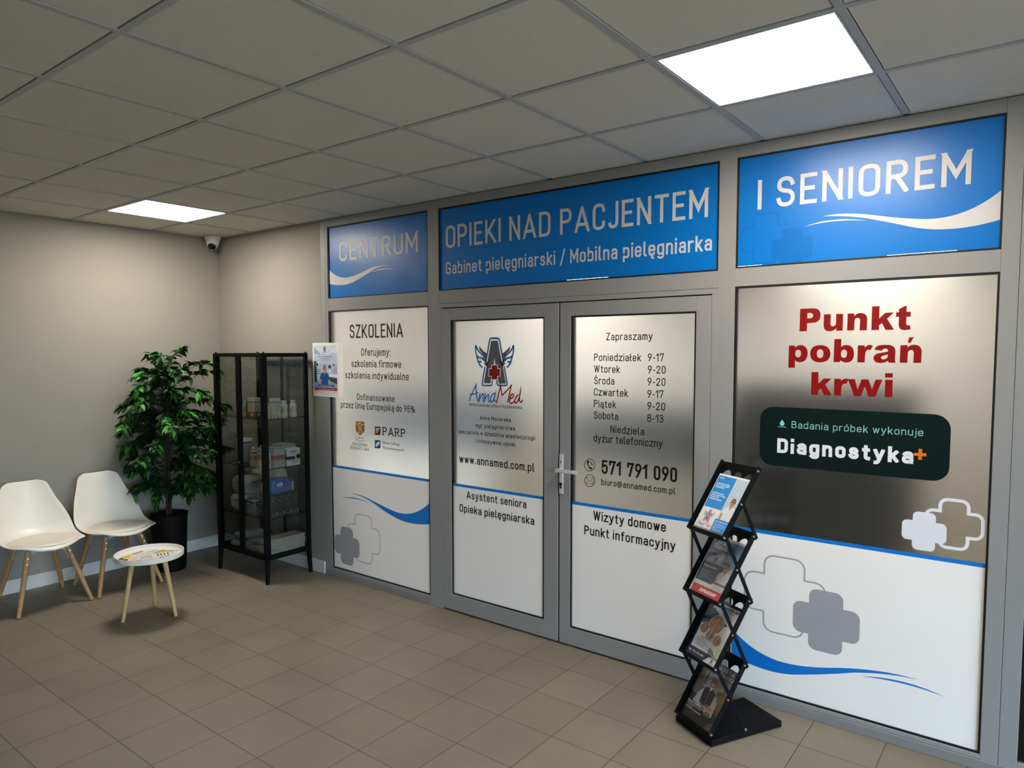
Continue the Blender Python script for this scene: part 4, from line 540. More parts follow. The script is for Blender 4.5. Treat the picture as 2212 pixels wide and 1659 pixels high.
art(w3,'edge_glow',Art().rect(4.648,2.1415,4.765,2.1455,M_slit,4).rect(5.30,2.1415,5.555,2.1455,M_slit,4))
letters(w3,'s3')
# lower panes
ZB0,ZB1=.848,.866
def lower(win,x0,x1,z0,z1,gx0,gx1,gz0,gz1):
    pane(win,x0+.001,x1-.001,z0+.001,z1-.001,M_frost)
    MB().use(M_film).box(x0+.0015,x1-.0015,YF-.0006,YF-.0001,z0+.0015,ZB0).build('white_film',win,off=tuple(win.location))
    art(win,'blue_stripe',Art().rect(x0+.002,ZB0,x1-.002,ZB1,M_blue_l,1))
    gasket(win,gx0,gx1,gz0,gz1)
w4=sempty('window_4',(2.045,0,0),'frosted pane with training offer beside the tall black cabinet','window')
lower(w4,1.523,2.567,.067,2.037,1.522,2.568,.066,2.038)
art(w4,'wave_emblem',Art().poly(PATHS['sw_w1'][0],M_blue_l,1).poly(PATHS['sw_w1'][1],M_blue_l,1))
A=Art(); outline_cross(A,1.872,.343,.365,.193,.046,.006,M_greyl,1); A.poly(cross_loop(1.6806,.257,.291,.148,.04),M_greyp,2); art(w4,'cross_emblem',A)
letters(w4,'w1')
A=Art(); M_gold=mat('gold_print','96691f',.4,noise=.05); M_dred=mat('dark_red_print','6b0d12',.4,noise=.03); M_nblue=mat('navy_print','24466e',.4,noise=.03)
A.poly(PATHS['vcc'][0],M_gold,1)
for c in PATHS['vccline']: A.quads(ribbon(c,.0035),M_offw,2)
A.poly(PATHS['vcchead'][0],M_offw,2); art(w4,'shield_emblem',A)
A=Art().poly(PATHS['parp'][0],M_dred,1)
for c in PATHS['parps']: A.poly(c,M_offw,2)
art(w4,'red_badge',A)
art(w4,'blue_badge',Art().poly(PATHS['bur'][0],M_nblue,1).poly(PATHS['burs'][0],M_offw,2))
w5=sempty('window_5',(5.17,0,0),'wide frosted pane with red lettering Punkt pobrań krwi','window')
lower(w5,4.641,5.704,.067,2.046,4.640,5.705,.066,2.047)
A=Art()
for loops in PATHS['red']: A.holes([l for l in loops],M_red,2)
art(w5,'lettering',A)['label']='large red lettering Punkt pobrań krwi'
art(w5,'green_label',Art().poly(rrect(4.772,1.186,5.558,1.4685,.062),M_dgreen,1))
letters(w5,'w2')
A=Art().poly(PATHS['plus'][0],M_orange,3); art(w5,'plus_emblem',A)
art(w5,'drop_emblem',Art().poly(PATHS['drop'][0],M_teal,3).poly(PATHS['dropline'][0],M_teal,3))
A=Art(); outline_cross(A,5.581,1.012,.216,.114,.027,.013,M_offw,1); A.poly(cross_loop(5.474,.965,.166,.086,.02),M_offw,2); art(w5,'white_cross_emblem',A)
A=Art(); outline_cross(A,4.901,.5595,.383,.195,.046,.008,M_greyl,1); A.poly(cross_loop(5.092,.479,.291,.149,.035),M_greyp,2); art(w5,'cross_emblem',A)
art(w5,'wave_emblem',Art().poly(PATHS['sw_w2'][0],M_blue_l,1).poly(PATHS['sw_w2'][1],M_blue_l,1))
# doors
def door(name,x0,x1,gx0,gx1,gz0,gz1,lab):
    d=sempty(name,((x0+x1)/2,0,0),lab,'door'); mb=MB().use(M_alu)
    rail(mb,x0,gx0,.012,2.012); rail(mb,gx1,x1,.012,2.012); rail(mb,gx0,gx1,gz1,2.012); rail(mb,gx0,gx1,.012,gz0)
    mb.build('door_frame',d,off=tuple(d.location))
    lower(d,gx0,gx1,gz0,gz1,gx0,gx1,gz0,gz1)
    mb=MB().use(M_gask); mb.box(x0-.006,x0+.008,.024,.055,.001,2.017); mb.box(x1-.008,x1+.006,.024,.055,.001,2.017); mb.box(x0+.008,x1-.008,.024,.055,2.004,2.017); mb.box(x0+.008,x1-.008,.024,.055,.001,.02); mb.build('door_seal',d,off=tuple(d.location))
    return d
d1=door('door_1',2.686,3.608,2.766,3.509,.119,1.935,'left grey framed glass door leaf with winged logo')
letters(d1,'d1')
x0,z0,x1,z1=LOGO_BOX
art(d1,'logo_emblem',logo(Art(),x0,z0,x1-x0,1))
d2=door('door_2',3.6205,4.522,3.694,4.444,.116,1.935,'right grey framed glass door leaf with opening hours and lever handle')
letters(d2,'d2')
A=Art().poly(PATHS['phone'][0],M_black,2)
for c in PATHS['phonecirc']: A.quads(ribbon(c,.0035),M_black,2)
for c in PATHS['env']: A.quads(ribbon(c,.002),M_black,2)
for c in PATHS['wave']: A.quads(ribbon(c,.003),M_black,2)
art(d2,'contact_icons',A)
M_hand=mat('handle_silver','c9c5c2',.35,metal=.15,noise=.02)
mb=MB().use(M_hand); mb.box(3.623,3.649,-.009,0,.903,1.137,b=.002)
hb=mb.build('handle_plate',d2,off=tuple(d2.location))
mb=MB().use(M_hand); mb.tube([(3.635,-.008,1.046),(3.635,-.05,1.046)],.011,16)
L=[(3.622,-.052,1.044),(3.65,-.056,1.047),(3.70,-.058,1.048),(3.74,-.056,1.048),(3.768,-.05,1.047)]
for k in range(len(L)-1):
    a,b=L[k],L[k+1]; mb.add([(a[0],a[1]-.004,a[2]-.011),(a[0],a[1]+.005,a[2]-.011),(a[0],a[1]+.005,a[2]+.011),(a[0],a[1]-.004,a[2]+.011),(b[0],b[1]-.004,b[2]-.009),(b[0],b[1]+.005,b[2]-.009),(b[0],b[1]+.005,b[2]+.009),(b[0],b[1]-.004,b[2]+.009)],[(0,1,2,3),(7,6,5,4),(0,4,5,1),(1,5,6,2),(2,6,7,3),(3,7,4,0)])
mb.build('door_handle',d2,off=tuple(d2.location),bevel=.002)
mb=MB().use(mat('dark_keyhole','1b1713',.4,metal=.5,noise=.1)); mb.tube([(3.635,-.0095,.962),(3.635,-.012,.962)],.0085,14); mb.box(3.631,3.639,-.012,-.009,.936,.96); mb.box(3.633,3.637,-.0105,-.009,1.083,1.098); mb.build('lock_cylinder',d2,off=tuple(d2.location))
# far right dark bay
w6=sempty('window_6',(6.5,0,.075),'dark glazed bay right of the partition','window')
MB().use(mat('dark_glass','0a0c0e',.08,spec=.6,noise=.05)).box(5.831,7.129,.02,.03,.076,2.663).build('glass_pane',w6,off=tuple(w6.location))
# ---------------------------------------------------------------- the room behind the frosted panes
M_bw=mat('clinic_wall','d6d3cc',.85,noise=.02)
mb=MB().use(M_bw); mb.box(-2,8,5.2,5.3,0,2.8); mb.box(-2.1,-2,.06,5.2,0,2.8); mb.box(7.2,7.3,.06,5.2,0,2.8); struct(mb.build('wall_rear'),'pale wall of the room behind the frosted panes','wall')
mb=MB().use(mat('clinic_floor','8f8778',.6,noise=.03)); mb.box(-2,7.2,.061,5.2,-.1,0); struct(mb.build('floor'),'floor of the room behind the frosted panes','floor')
mb=MB().use(mat('clinic_ceiling','d0ccc4',.9,noise=.02)); mb.box(-2,7.2,.061,5.2,2.74,2.8); struct(mb.build('ceiling'),'ceiling of the room behind the frosted panes','ceiling')
M_diffb=mat('lit_diffuser_clinic','fffaf0',.5,emit=('fff7ec',4.2))
for x,y,lb in ((-.6,1.4,'near the blurred left cupboard'),(1.6,1.5,'just behind the left frosted pane'),(0.6,4.2,'at the far left'),(4.4,4.2,'at the far right')):
    t=thing('ceiling_light','lit ceiling panel in the room behind the frosted panes, '+lb,'ceiling light',(x,y,2.74),group='ceiling panels of the back room')
    MB().use(M_diffb).box(-.6,.6,-.6,.6,-.012,-.0005).build('diffuser',t)
def cupboard(x0,x1,y0,y1,h,lab,col='2b2f33',low='a8a090',zl=.55):
    t=thing('cupboard',lab,'cupboard',((x0+x1)/2,(y0+y1)/2,0)); a,b=(x1-x0)/2,(y1-y0)/2
    MB().use(mat('cup_'+low,low,.6,noise=.03)).box(-a,a,-b,b,0,zl).build('base_unit',t)
    MB().use(mat('cup_'+col,col,.5,noise=.05)).box(-a,a,-b,b,zl,h).build('upper_unit',t)
cupboard(-1.2,1.1,2.6,3.1,1.25,'dark cupboard seen blurred behind the frosted left pane')
cupboard(1.5,3.9,3.2,3.7,1.15,'dark cupboard seen blurred behind the frosted doors')
cupboard(4.05,5.2,1.6,2.1,1.5,'dark cupboard seen blurred behind the wide frosted pane',low='4a4a48',zl=.2)
# ================================================================ THINGS
# ---------------------------------------------------------------- white tub chairs
M_shell=mat('white_shell','e3ddcf',.35,coat=.1,noise=.01); M_cush=mat('white_cushion','ddd7c8',.55,bump=.08,bscale=400,noise=.02)
M_wood=mat('light_oak','a98355',.5,noise=.22,nscale=14,stretch=(6,6,.7)); M_steelw=mat('white_bracket','c5c4c0',.4,noise=.02); M_bolt=mat('steel_bolt','cfcfcf',.25,metal=.9,noise=.05)
PROF=[(.262,.425,.185),(.25,.436,.20),(.2,.44,.222),(.12,.432,.238),(.02,.422,.246),(-.08,.422,.25),(-.15,.438,.25),(-.195,.475,.246),(-.225,.53,.232),(-.25,.60,.212),(-.272,.67,.184),(-.292,.74,.162),(-.306,.79,.146),(-.311,.812,.132)]
def chair(loc,lab,rz=0):
    t=thing('tub_chair',lab,'chair',loc,rz,'white tub chairs against the grey wall')
    mb=MB().use(M_shell); n=12; rows=[]
    for i,(x,z,hw) in enumerate(PROF):
        s=i/(len(PROF)-1)
        for k in range(n+1):
            u=-1+2*k/n; a=abs(u)
            seat=max(0,1-s/.45); back=max(0,min(1,(s-.42)/.2)); bend=math.exp(-((s-.5)/.2)**2)
            dz=.022*a**2.4*seat+.05*bend*a**2.5+ .012*back*a**2-(.03*max(0,a-.75)/.25*max(0,(s-.9)/.1))
            dx=-.075*a**2.2*max(0,1-s/.16)+.055*bend*a**2.2+.05*back*a**2.0
            if s<.07: dz-=.012*(1-s/.07)
            mb.v.append((x+dx,hw*.955*u,z+dz))
    for i in range(len(PROF)-1):
        for k in range(n):
            q=i*(n+1)+k; mb.face((q,q+1,q+n+2,q+n+1))
    mb.build('shell',t,smooth=True,solid=.009,sub=2)
    # cushion: rounded pad over the seat
    mb=MB().use(M_cush); m=28; rings=[(0,.02),(.6,.02),(.88,.017),(.97,.01),(1,.002)]
    for r,h in rings:
        for k in range(m):
            a=2*PI*k/m; cxx,cyy=math.cos(a),math.sin(a)
            px=.045+.19*r*cxx; py=.212*r*cyy*(1-.08*cxx)
            zb=.425+.012*max(0,(px-.02)/.2)+.016*(abs(py)/.23)**2.4+.02*max(0,(-.02-px)/.13)**2
            mb.v.append((px,py,zb+h))
    for i in range(len(rings)-1):
        for k in range(m): mb.face((i*m+k,i*m+(k+1)%m,(i+1)*m+(k+1)%m,(i+1)*m+k))
    mb.build('cushion',t,smooth=True,sub=1)
    # cross frame under the shell
    mb=MB().use(M_steelw)
    tops=[(.115,.115),(.115,-.115),(-.12,.115),(-.12,-.115)]
    for sx,sy in tops:
        L=Matrix.Translation((0,0,0)); ang=math.atan2(sy,sx); ln=math.hypot(sx,sy)
        mb.box(0,ln+.012,-.012,.012,.372,.402,Matrix.Rotation(ang,4,'Z'))
    mb.box(-.135,.135,-.10,.10,.398,.408)
    mb.build('cross_frame',t,bevel=.002)
    feet=[(.228,.222),(.228,-.222),(-.228,.205),(-.228,-.205)]
    for (sx,sy),(fx,fy) in zip(tops,feet):
        d=Vector((sx-fx,sy-fy,.40)); p0=Vector((fx,fy,0)); 
        lg=MB().use(M_wood); lg.tube([p0+Vector((0,0,.004)),p0+d*.3,p0+d*.985],[.0125,.0155,.0185],14); l=lg.build('leg',t,smooth=True)
        for q in (.80,.89):
            c=p0+d*q; nrm=Vector((.9 if fx>0 else -.9,0,.2)).normalized(); MB().use(M_bolt).tube([c+nrm*.015,c+nrm*.0205],.0045,10).build('bolt',l)
        br=MB().use(M_steelw); c0=p0+d*.97; c1=p0+d*.76; inn=Vector((-sx,-sy,0)).normalized()*.018
        br.add([c0+inn*1.0+Vector((-inn.y,inn.x,0))*.7,c0+inn-Vector((-inn.y,inn.x,0))*.7,c1+inn-Vector((-inn.y,inn.x,0))*.7,c1+inn+Vector((-inn.y,inn.x,0))*.7],[(0,1,2,3)])
        br.build('bracket',t,solid=.003)
    return t
chair((.385,-1.59,0),'white tub chair with oak legs at the left edge, furthest from the plant')
chair((.395,-1.104,0),'white tub chair with oak legs, next to the potted ficus')
# ---------------------------------------------------------------- small round table and leaflets
M_tray=mat('white_tray','e4dfd4',.45,noise=.01)
TX,TY,TZ=1.232,-1.252,.425
t=thing('side_table','small round white tray table on three light wooden legs, holding leaflets','table',(TX,TY,0))
MB().use(M_tray).lathe([(.0,TZ-.034),(.200,TZ-.034),(.205,TZ-.03),(.207,TZ),(.203,TZ+.001),(.198,TZ-.022),(.19,TZ-.025),(0,TZ-.025)],64,cap=False).build('table_top',t,smooth=True)
for fx,fy in ((1.215,-1.427),(1.073,-1.152),(1.386,-1.168)):
    v=Vector((fx-TX,fy-TY,0)); u=v.normalized(); lg=MB().use(mat('pale_beech','b39b6a',.5,noise=.15,nscale=12,stretch=(6,6,.7)))
    lg.tube([v+Vector((0,0,.003)),u*.105+Vector((0,0,TZ-.036))],[.0115,.0165],14); lg.build('leg',t,smooth=True)
def leaflet(lab,x,y,rz,w,h,fn,k):
    t0=TZ-.0245+.0012*k
    o=MB().use(ink('e8e6e0')); o.box(-w/2,w/2,-h/2,h/2,0,.0009)
    A=Art(); fn(A,w,h); A.mesh(o,lambda a,b,d:(a-w/2,b-h/2,.0009+d),.0002)
    o=o.build('leaflet',None,loc=(TX+x,TY+y,t0)); o.rotation_euler=(0,0,rz); tag(o,lab,'leaflet','leaflets on the side table'); return o
def lines(A,x0,x1,y0,y1,n,m,l=2,th=.35,rag=.25):
    for i in range(n):
        y=y1-(y1-y0)*(i+.5)/n; A.rect(x0,y,x1-(x1-x0)*rag*random.random(),y+(y1-y0)/n*th,m,l)
def f1(A,w,h): A.rect(0,0,w,h*.35,ink('14180f'),1); A.rect(0,h*.35,w*.25,h,ink('3c4a38'),1); lines(A,w*.3,w*.9,h*.45,h*.9,6,ink('8a8a86'))
def f2(A,w,h): A.rect(0,0,w,h*.3,ink('e3bb12'),1); A.rect(0,h*.3,w*.12,h,ink('e3bb12'),1); A.rect(w*.14,h*.4,w*.24,h*.95,ink('2a2a1c'),1); lines(A,w*.32,w*.9,h*.4,h*.9,6,ink('b9b6a6'))
def f3(A,w,h): A.rect(0,h*.72,w,h,ink('e0b90f'),1); A.rect(0,h*.62,w,h*.7,ink('22221c'),1); lines(A,w*.1,w*.9,h*.1,h*.55,5,ink('9c9a90'))
def f4(A,w,h): A.poly([(0,0),(w,0),(w,h*.18),(w*.5,h*.3),(0,h*.2)],ink('e07a1c'),1); A.poly([(0,h*.2),(w*.5,h*.3),(w,h*.18),(w,h*.3),(0,h*.32)],ink('c2401c'),1); lines(A,w*.1,w*.9,h*.4,h*.9,8,ink('b5b2a8'))
def f5(A,w,h): A.rect(0,h*.74,w,h,ink('3f5f9a'),1); A.rect(0,h*.88,w*.4,h,ink('17181c'),2); lines(A,w*.06,w*.94,h*.05,h*.7,9,ink('6c7078'))
def f6(A,w,h):
    A.poly([(w*.7,h*.6),(w,h*.5),(w,h*.62),(w*.7,h*.75)],ink('8fc0de'),1)
    for q in (.2,.33,.46,.6):
        A.poly([(w*.15,h*q),(w*.75,h*(q+.02)),(w*.8,h*(q+.06)),(w*.2,h*(q+.07))],ink('2a2d33'),1)
    lines(A,w*.1,w*.9,h*.75,h*.92,3,ink('9aa0a8'))
def f7(A,w,h): A.poly([(0,h*.5),(w,h*.35),(w,h*.6),(0,h*.8)],ink('6d7f4a'),1); A.poly([(0,h*.3),(w,h*.2),(w,h*.33),(0,h*.48)],ink('c77b4a'),1)
leaflet('leaflet with black and dark green strips at the left rim of the tray table',-.045,-.115,.5,.1,.15,f1,0)
leaflet('leaflet with an olive green photo strip at the far side of the tray table',.03,.10,-.9,.10,.19,f7,1)
leaflet('yellow edged leaflet lying on the left half of the tray table',-.07,-.045,.35,.1,.17,f2,2)
leaflet('small leaflet with yellow top and black band at the back of the tray',-.04,.06,-1.2,.1,.14,f3,3)
leaflet('leaflet with orange flame edge pointing to the front rim',.03,-.10,.9,.09,.16,f4,4)
leaflet('white and blue leaflet with fine print across the middle of the tray',.07,-.01,-.55,.1,.17,f5,5)
leaflet('white leaflet with dark silhouettes on the right side of the tray',.08,.06,-.35,.11,.15,f6,6)
# ---------------------------------------------------------------- artificial ficus
t=thing('potted_ficus','tall artificial ficus with glossy green leaves in a black pot in the corner','potted plant',(.345,-.675,0))
M_pot=mat('black_pot','050505',.6,spec=.2,noise=.1); 
MB().use(M_pot).lathe([(0,0),(.112,0),(.116,.01),(.136,.43),(.14,.445),(.142,.452),(.134,.452),(.13,.42),(0,.42)],48,cap=False).build('pot',t,smooth=True)
MB().use(mat('dark_moss','0e0f0b',.95,noise=.5,nscale=60,bump=1,bscale=80)).lathe([(0,.428),(.06,.431),(.129,.424)],32,cap=False).build('soil',t)
tr=MB().use(mat('bark','2a2119',.85,noise=.35,nscale=40,bump=.6,bscale=90,stretch=(1,1,.3)))
for q in range(3):
    tr.tube([(.014*math.cos(2.1*q+6*s),.014*math.sin(2.1*q+6*s),.42+s*.95) for s in [k/16 for k in range(17)]],[.012-.006*k/16 for k in range(17)],8)
rng=random.Random(11); tips=[]
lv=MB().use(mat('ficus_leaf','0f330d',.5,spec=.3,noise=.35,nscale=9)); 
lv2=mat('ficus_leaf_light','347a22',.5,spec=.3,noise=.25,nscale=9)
def leaf(p,d,L,W,m):
    d=d.normalized(); s=d.cross(Vector((0,0,1))); s=s.normalized() if s.length>.01 else Vector((1,0,0)); up=s.cross(d).normalized()
    roll=rng.uniform(-.7,.7); s=(s*math.cos(roll)+up*math.sin(roll)).normalized(); up=s.cross(d).normalized()
    lv.use(m); pts=[]
    for f,w in ((0,0),(.22,.8),(.5,1),(.78,.6),(1,0)):
        c=p+d*(L*f)-Vector((0,0,1))*(L*.35*f*f)
        if w==0: pts.append([c])
        else: pts.append([c-s*(W/2*w)+up*(W*.14*w),c,c+s*(W/2*w)+up*(W*.14*w)])
    flat=[]; idx=[]
    for r in pts: idx.append([len(flat)+k for k in range(len(r))]); flat+=r
    for c in flat:
        wx=.345+c.x
        if wx<.012: c.x+=.012-wx
        if -.675+c.y>-.02: c.y=.655
        if .345+c.x>.642 and -.675+c.y>-.458: c.y=.217-.0005*(len(lv.v)%7)
    fs=[(idx[0][0],idx[1][0],idx[1][1]),(idx[0][0],idx[1][1],idx[1][2])]
    for i in (1,2): fs+=[(idx[i][0],idx[i+1][0],idx[i+1][1],idx[i][1]),(idx[i][1],idx[i+1][1],idx[i+1][2],idx[i][2])]
    fs+=[(idx[3][0],idx[4][0],idx[3][1]),(idx[3][1],idx[4][0],idx[3][2])]
    lv.add(flat,fs)
def clampv(v):
    if .345+v.x<.03: v.x=.03-.345
    if -.675+v.y>-.03: v.y=.645
    if .345+v.x>.63 and -.675+v.y>-.47: v.x=.285
    return v
for b in range(62):
    z=.54+(b/61)**.92*.99; a=b*2.39996+rng.uniform(-.3,.3)
    env=(.36+.12*math.sin(min(1,(z-.55)/.55)*PI/2)) if z<1.22 else .46*max(.16,1-((z-1.22)/.62)**1.4)
    side=math.cos(a)*.79+math.sin(a)*.61; env*=1.0 if side>0 else 1-.38*abs(side)
    ln=env*rng.uniform(.8,1.1); rise=rng.uniform(.02,.16)+max(0,(z-1.3))*.5
    P0=Vector((0,0,z)); P3=Vector((math.cos(a)*ln,math.sin(a)*ln,z+rise-ln*.12))
    pts=[]
    for k in range(6):
        s=k/5; v=P0.lerp(P3,s)+Vector((0,0,.06*math.sin(s*PI))); pts.append(clampv(v))
    tr.tube(pts,[.0045-.003*k/5 for k in range(6)],5)
    n=int(22+ln*75)
    for k in range(n):
        s=rng.uniform(.22,1.02); i=min(4,int(s*5)); p=pts[i].lerp(pts[i+1],min(1,s*5-i)); dr=(pts[i+1]-pts[i]).normalized()
        d=(dr*rng.uniform(.3,1)+Vector((rng.uniform(-1,1),rng.uniform(-1,1),rng.uniform(-.5,.45)))*.75)
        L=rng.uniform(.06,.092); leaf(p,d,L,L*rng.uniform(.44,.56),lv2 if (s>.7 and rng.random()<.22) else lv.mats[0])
for k in range(5):
    a=k*1.3; top=Vector((.10*math.cos(a),.10*math.sin(a),1.60+.04*(k%4)))
    tr.tube([(0,0,1.36),Vector((0,0,1.36)).lerp(top,.5)+Vector((0,0,.03)),top],[.004,.003,.0015],5)
    for q in range(13):
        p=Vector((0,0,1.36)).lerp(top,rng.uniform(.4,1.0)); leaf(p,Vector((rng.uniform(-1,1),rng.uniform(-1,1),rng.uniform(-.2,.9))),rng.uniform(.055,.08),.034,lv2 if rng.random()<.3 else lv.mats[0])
tr.build('trunk',t,smooth=True); lv.build('foliage',t,smooth=False)
# ---------------------------------------------------------------- security camera
t=thing('security_camera','white dome security camera on the ceiling in the corner','security camera',(.105,-.10,H-.0002))
M_camw=mat('camera_white','c9c8c4',.4,noise=.01)
MB().use(M_camw).lathe([(.0,0),(.068,0),(.070,-.006),(.068,-.018),(.062,-.026),(.055,-.05),(.05,-.07),(.0,-.07)],40,cap=False).build('housing',t,smooth=True)
T=Matrix.Translation((.004,-.006,-.072))
mb=MB().use(M_camw); mb.lathe([(.046*math.sin(a)+.0001,.046*math.cos(a)) for a in [PI*k/14 for k in range(15)]],32,T,cap=False); ball=mb.build('eyeball',t,smooth=True)
F=Vector((.62,-.5,-.62)).normalized(); q=F.to_track_quat('Z','Y').to_matrix().to_4x4()
T2=T@q
MB().use(mat('camera_lens_glass','040404',.08,coat=1,noise=.1)).lathe([(0,.0485),(.02,.0478),(.032,.042),(.035,.034),(.03,.03)],32,T2,cap=False).build('lens',t,smooth=True)
MB().use(mat('lens_mark','b5b5b5',.4,noise=.05)).box(-.010,.010,-.022,-.018,.0478,.0485,T2).build('lens_mark',t)
# ---------------------------------------------------------------- poster art
def person(A,cx,y0,s,top,skin='b98a6c',hair='8a5a2c',glasses=True,l=4,tw=1.0):
    T_=ink(top); S_=ink(skin)
    A.poly([(cx-.36*s*tw,y0),(cx-.40*s*tw,y0+.34*s),(cx-.30*s*tw,y0+.58*s),(cx-.10*s,y0+.66*s),(cx+.10*s,y0+.66*s),(cx+.30*s*tw,y0+.58*s),(cx+.42*s*tw,y0+.30*s),(cx+.34*s*tw,y0)],T_,l)
    A.poly([(cx-.09*s,y0+.66*s),(cx,y0+.48*s),(cx+.09*s,y0+.66*s),(cx+.06*s,y0+.76*s),(cx-.06*s,y0+.76*s)],S_,l+1)
    A.poly(ell(cx,y0+.87*s,.145*s,.19*s),ink(hair),l+1); A.poly(ell(cx,y0+.845*s,.105*s,.15*s),S_,l+2)
    A.poly(ell(cx-.01*s,y0+.985*s,.11*s,.055*s),ink(hair),l+3)
    if glasses:
        A.rect(cx-.10*s,y0+.85*s,cx-.012*s,y0+.895*s,ink('2a1c18'),l+3); A.rect(cx+.012*s,y0+.85*s,cx+.10*s,y0+.895*s,ink('2a1c18'),l+3); A.rect(cx-.02*s,y0+.88*s,cx+.02*s,y0+.892*s,ink('2a1c18'),l+3)
    else:
        for e in (-.04,.04): A.poly(ell(cx+e*s,y0+.87*s,.014*s,.009*s,10),ink('221814'),l+3)
    A.poly([(cx-.012*s,y0+.855*s),(cx+.012*s,y0+.855*s),(cx+.02*s,y0+.81*s),(cx-.02*s,y0+.81*s)],ink('a5765a'),l+3)
    A.poly(ell(cx,y0+.765*s,.045*s,.014*s,12),ink('8c3c34'),l+3)
    A.stroke([(cx-.09*s,y0+.65*s),(cx,y0+.47*s),(cx+.09*s,y0+.65*s)],.018*s,ink('cfd2d8') if top>'9' else ink('0c2c56'),l+2)
    A.stroke([(cx,y0+.47*s),(cx+.02*s,y0+.1*s)],.008*s,ink('b7b9c0') if top>'9' else ink('0d3260'),l+2)
    A.poly([(cx-.40*s*tw,y0+.30*s),(cx-.28*s*tw,y0+.28*s),(cx-.27*s*tw,y0),(cx-.37*s*tw,y0)],S_,l+1)
    A.poly([(cx+.30*s*tw,y0+.27*s),(cx+.42*s*tw,y0+.28*s),(cx+.38*s*tw,y0),(cx+.28*s*tw,y0)],S_,l+1)
def sheet(name,w,h,A,th=.0008,curl=0.,base='e4e2de'):
    """paper with print, local: x across, z up, front faces -y, origin bottom centre"""
    nx=12; o=MB().use(ink(base)); fy=lambda x:-curl*((x/(w/2))**2-.3) if curl else 0.
    if curl:
        for k in range(nx):
            a=-w/2+w*k/nx; b=a+w/nx
            o.add([(a,fy(a),0),(b,fy(b),0),(b,fy(b),h),(a,fy(a),h),(a,fy(a)+th,0),(b,fy(b)+th,0),(b,fy(b)+th,h),(a,fy(a)+th,h)],[(0,1,2,3),(7,6,5,4),(0,4,5,1),(3,2,6,7)])
        # split wide print polygons so they follow the curl
        B=Art()
        for loops,m,l in A.p:
            xs=[p[0] for lp in loops for p in lp]
            if len(loops)==1 and max(xs)-min(xs)>w/nx*1.01:
                for k in range(nx):
                    c=clipz([(y,x) for x,y in loops[0]],w*k/nx,w*(k+1)/nx)
                    if c: B.poly([(x,y) for y,x in c],m,l)
            else: B.p.append((loops,m,l))
        A=B
    A.mesh(o,lambda x,z,d:(x-w/2,fy(x-w/2)-.0002-d,z),.00012)
    return o.build(name)
def nurse_poster(w,h):
    A=Art(); m=w*.055
    A.rect(m,m*.6,w-m,h-m,ink('a9b6c6'),1)
    A.poly([(m,h*.62),(w-m,h*.62),(w-m,h-m),(m,h-m)],ink('b9c6d6'),2); A.poly([(m,h*.88),(w*.55,h*.78),(w-m,h*.84),(w-m,h-m),(m,h-m)],ink('c9d1dc'),3); A.poly([(m,h*.80),(w*.3,h*.78),(m,h*.93)],ink('8aa4c4'),4)
    A.poly(ell(w*.87,h*.855,w*.07,h*.045),ink('e3e6ea'),5); A.poly(ell(w*.87,h*.86,w*.025,h*.012),ink('8e97a2'),6); A.poly([(w*.66,h*.87),(w*.8,h*.85),(w*.78,h*.83)],ink('e8ebee'),5)
    A.rect(m,h*.27,w*.14,h*.66,ink('26303c'),3); A.rect(w*.12,h*.56,w*.21,h*.63,ink('d5dbe2'),4); A.rect(w*.13,h*.567,w*.2,h*.623,ink('1c2734'),5)
    A.rect(w*.58,h*.52,w*.72,h*.6,ink('cdd4dc'),4); A.rect(w*.595,h*.528,w*.705,h*.59,ink('2c3e50'),5); A.rect(w*.78,h*.57,w*.86,h*.62,ink('d0d7df'),4); A.rect(w*.79,h*.576,w*.85,h*.612,ink('202c3a'),5)
    for y in (.5,.46,.42): A.rect(w*.12,h*y,w*.3,h*(y+.012),ink('3a4654'),4)
    for x in (.64,.82,.9): A.rect(w*x,h*.36,w*(x+.025),h*.55,ink('7f8da0'),3)
    A.rect(w*.62,h*.45,w*.7,h*.5,ink('dfe4ea'),5); A.poly([(w*.6,h*.38),(w-m,h*.36),(w-m,h*.42),(w*.62,h*.43)],ink('d8dde4'),5); A.poly([(w*.6,h*.3),(w-m,h*.24),(w-m,h*.35),(w*.62,h*.37)],ink('39424e'),5)
    A.poly([(m,h*.16),(w-m,h*.16),(w-m,h*.27),(m,h*.3)],ink('8c99aa'),2)
    person(A,w*.45,h*.225,w*.47*1.0,'0d4a8c',hair='9a6a34',l=6)
    logo(A,w*.38,h*.815,w*.17,l=8,halo=False)
    A.text('Anna Mocarska',w*.22,w*.76,h*.735,h*.026,ink('1b1f26'),.16,9); A.text('mgr pielęgniarstwa',w*.30,w*.64,h*.705,h*.016,ink('1b1f26'),.2,9)
    A.text('specjalista w dziedzinie anestezjologii',w*.24,w*.72,h*.678,h*.011,ink('2b2f36'),.18,9); A.text('i intensywnej opieki',w*.34,w*.6,h*.655,h*.011,ink('2b2f36'),.18,9)
    A.rect(m,h*.115,w-m,h*.165,ink('b3191c'),8); A.rect(w*.18,h*.155,w*.83,h*.225,ink('1b5286'),10)
    A.text('Potrzebujesz pomocy',w*.28,w*.7,h*.203,h*.012,ink('e6e6e6'),.18,12); A.text('Umów wizytę tel. 571 791 090',w*.21,w*.80,h*.17,h*.02,ink('f0f0f0'),.2,12)
    A.text('Centrum Opieki nad Pacjentem i Seniorem',w*.2,w*.84,h*.128,h*.014,ink('f0d8d4'),.18,12)
    A.rect(m,m*.6,w-m,h*.112,ink('dcd9cd'),8)
    for y,a,b in ((.085,.14,.9),(.058,.24,.82),(.032,.36,.66)): A.text('www.annamed.com.pl' if y<.04 else 'Gabinet pielęgniarski Mobilna pielęgniarka',w*a,w*b,h*y,h*.013,ink('22221f'),.2,10)
    return A
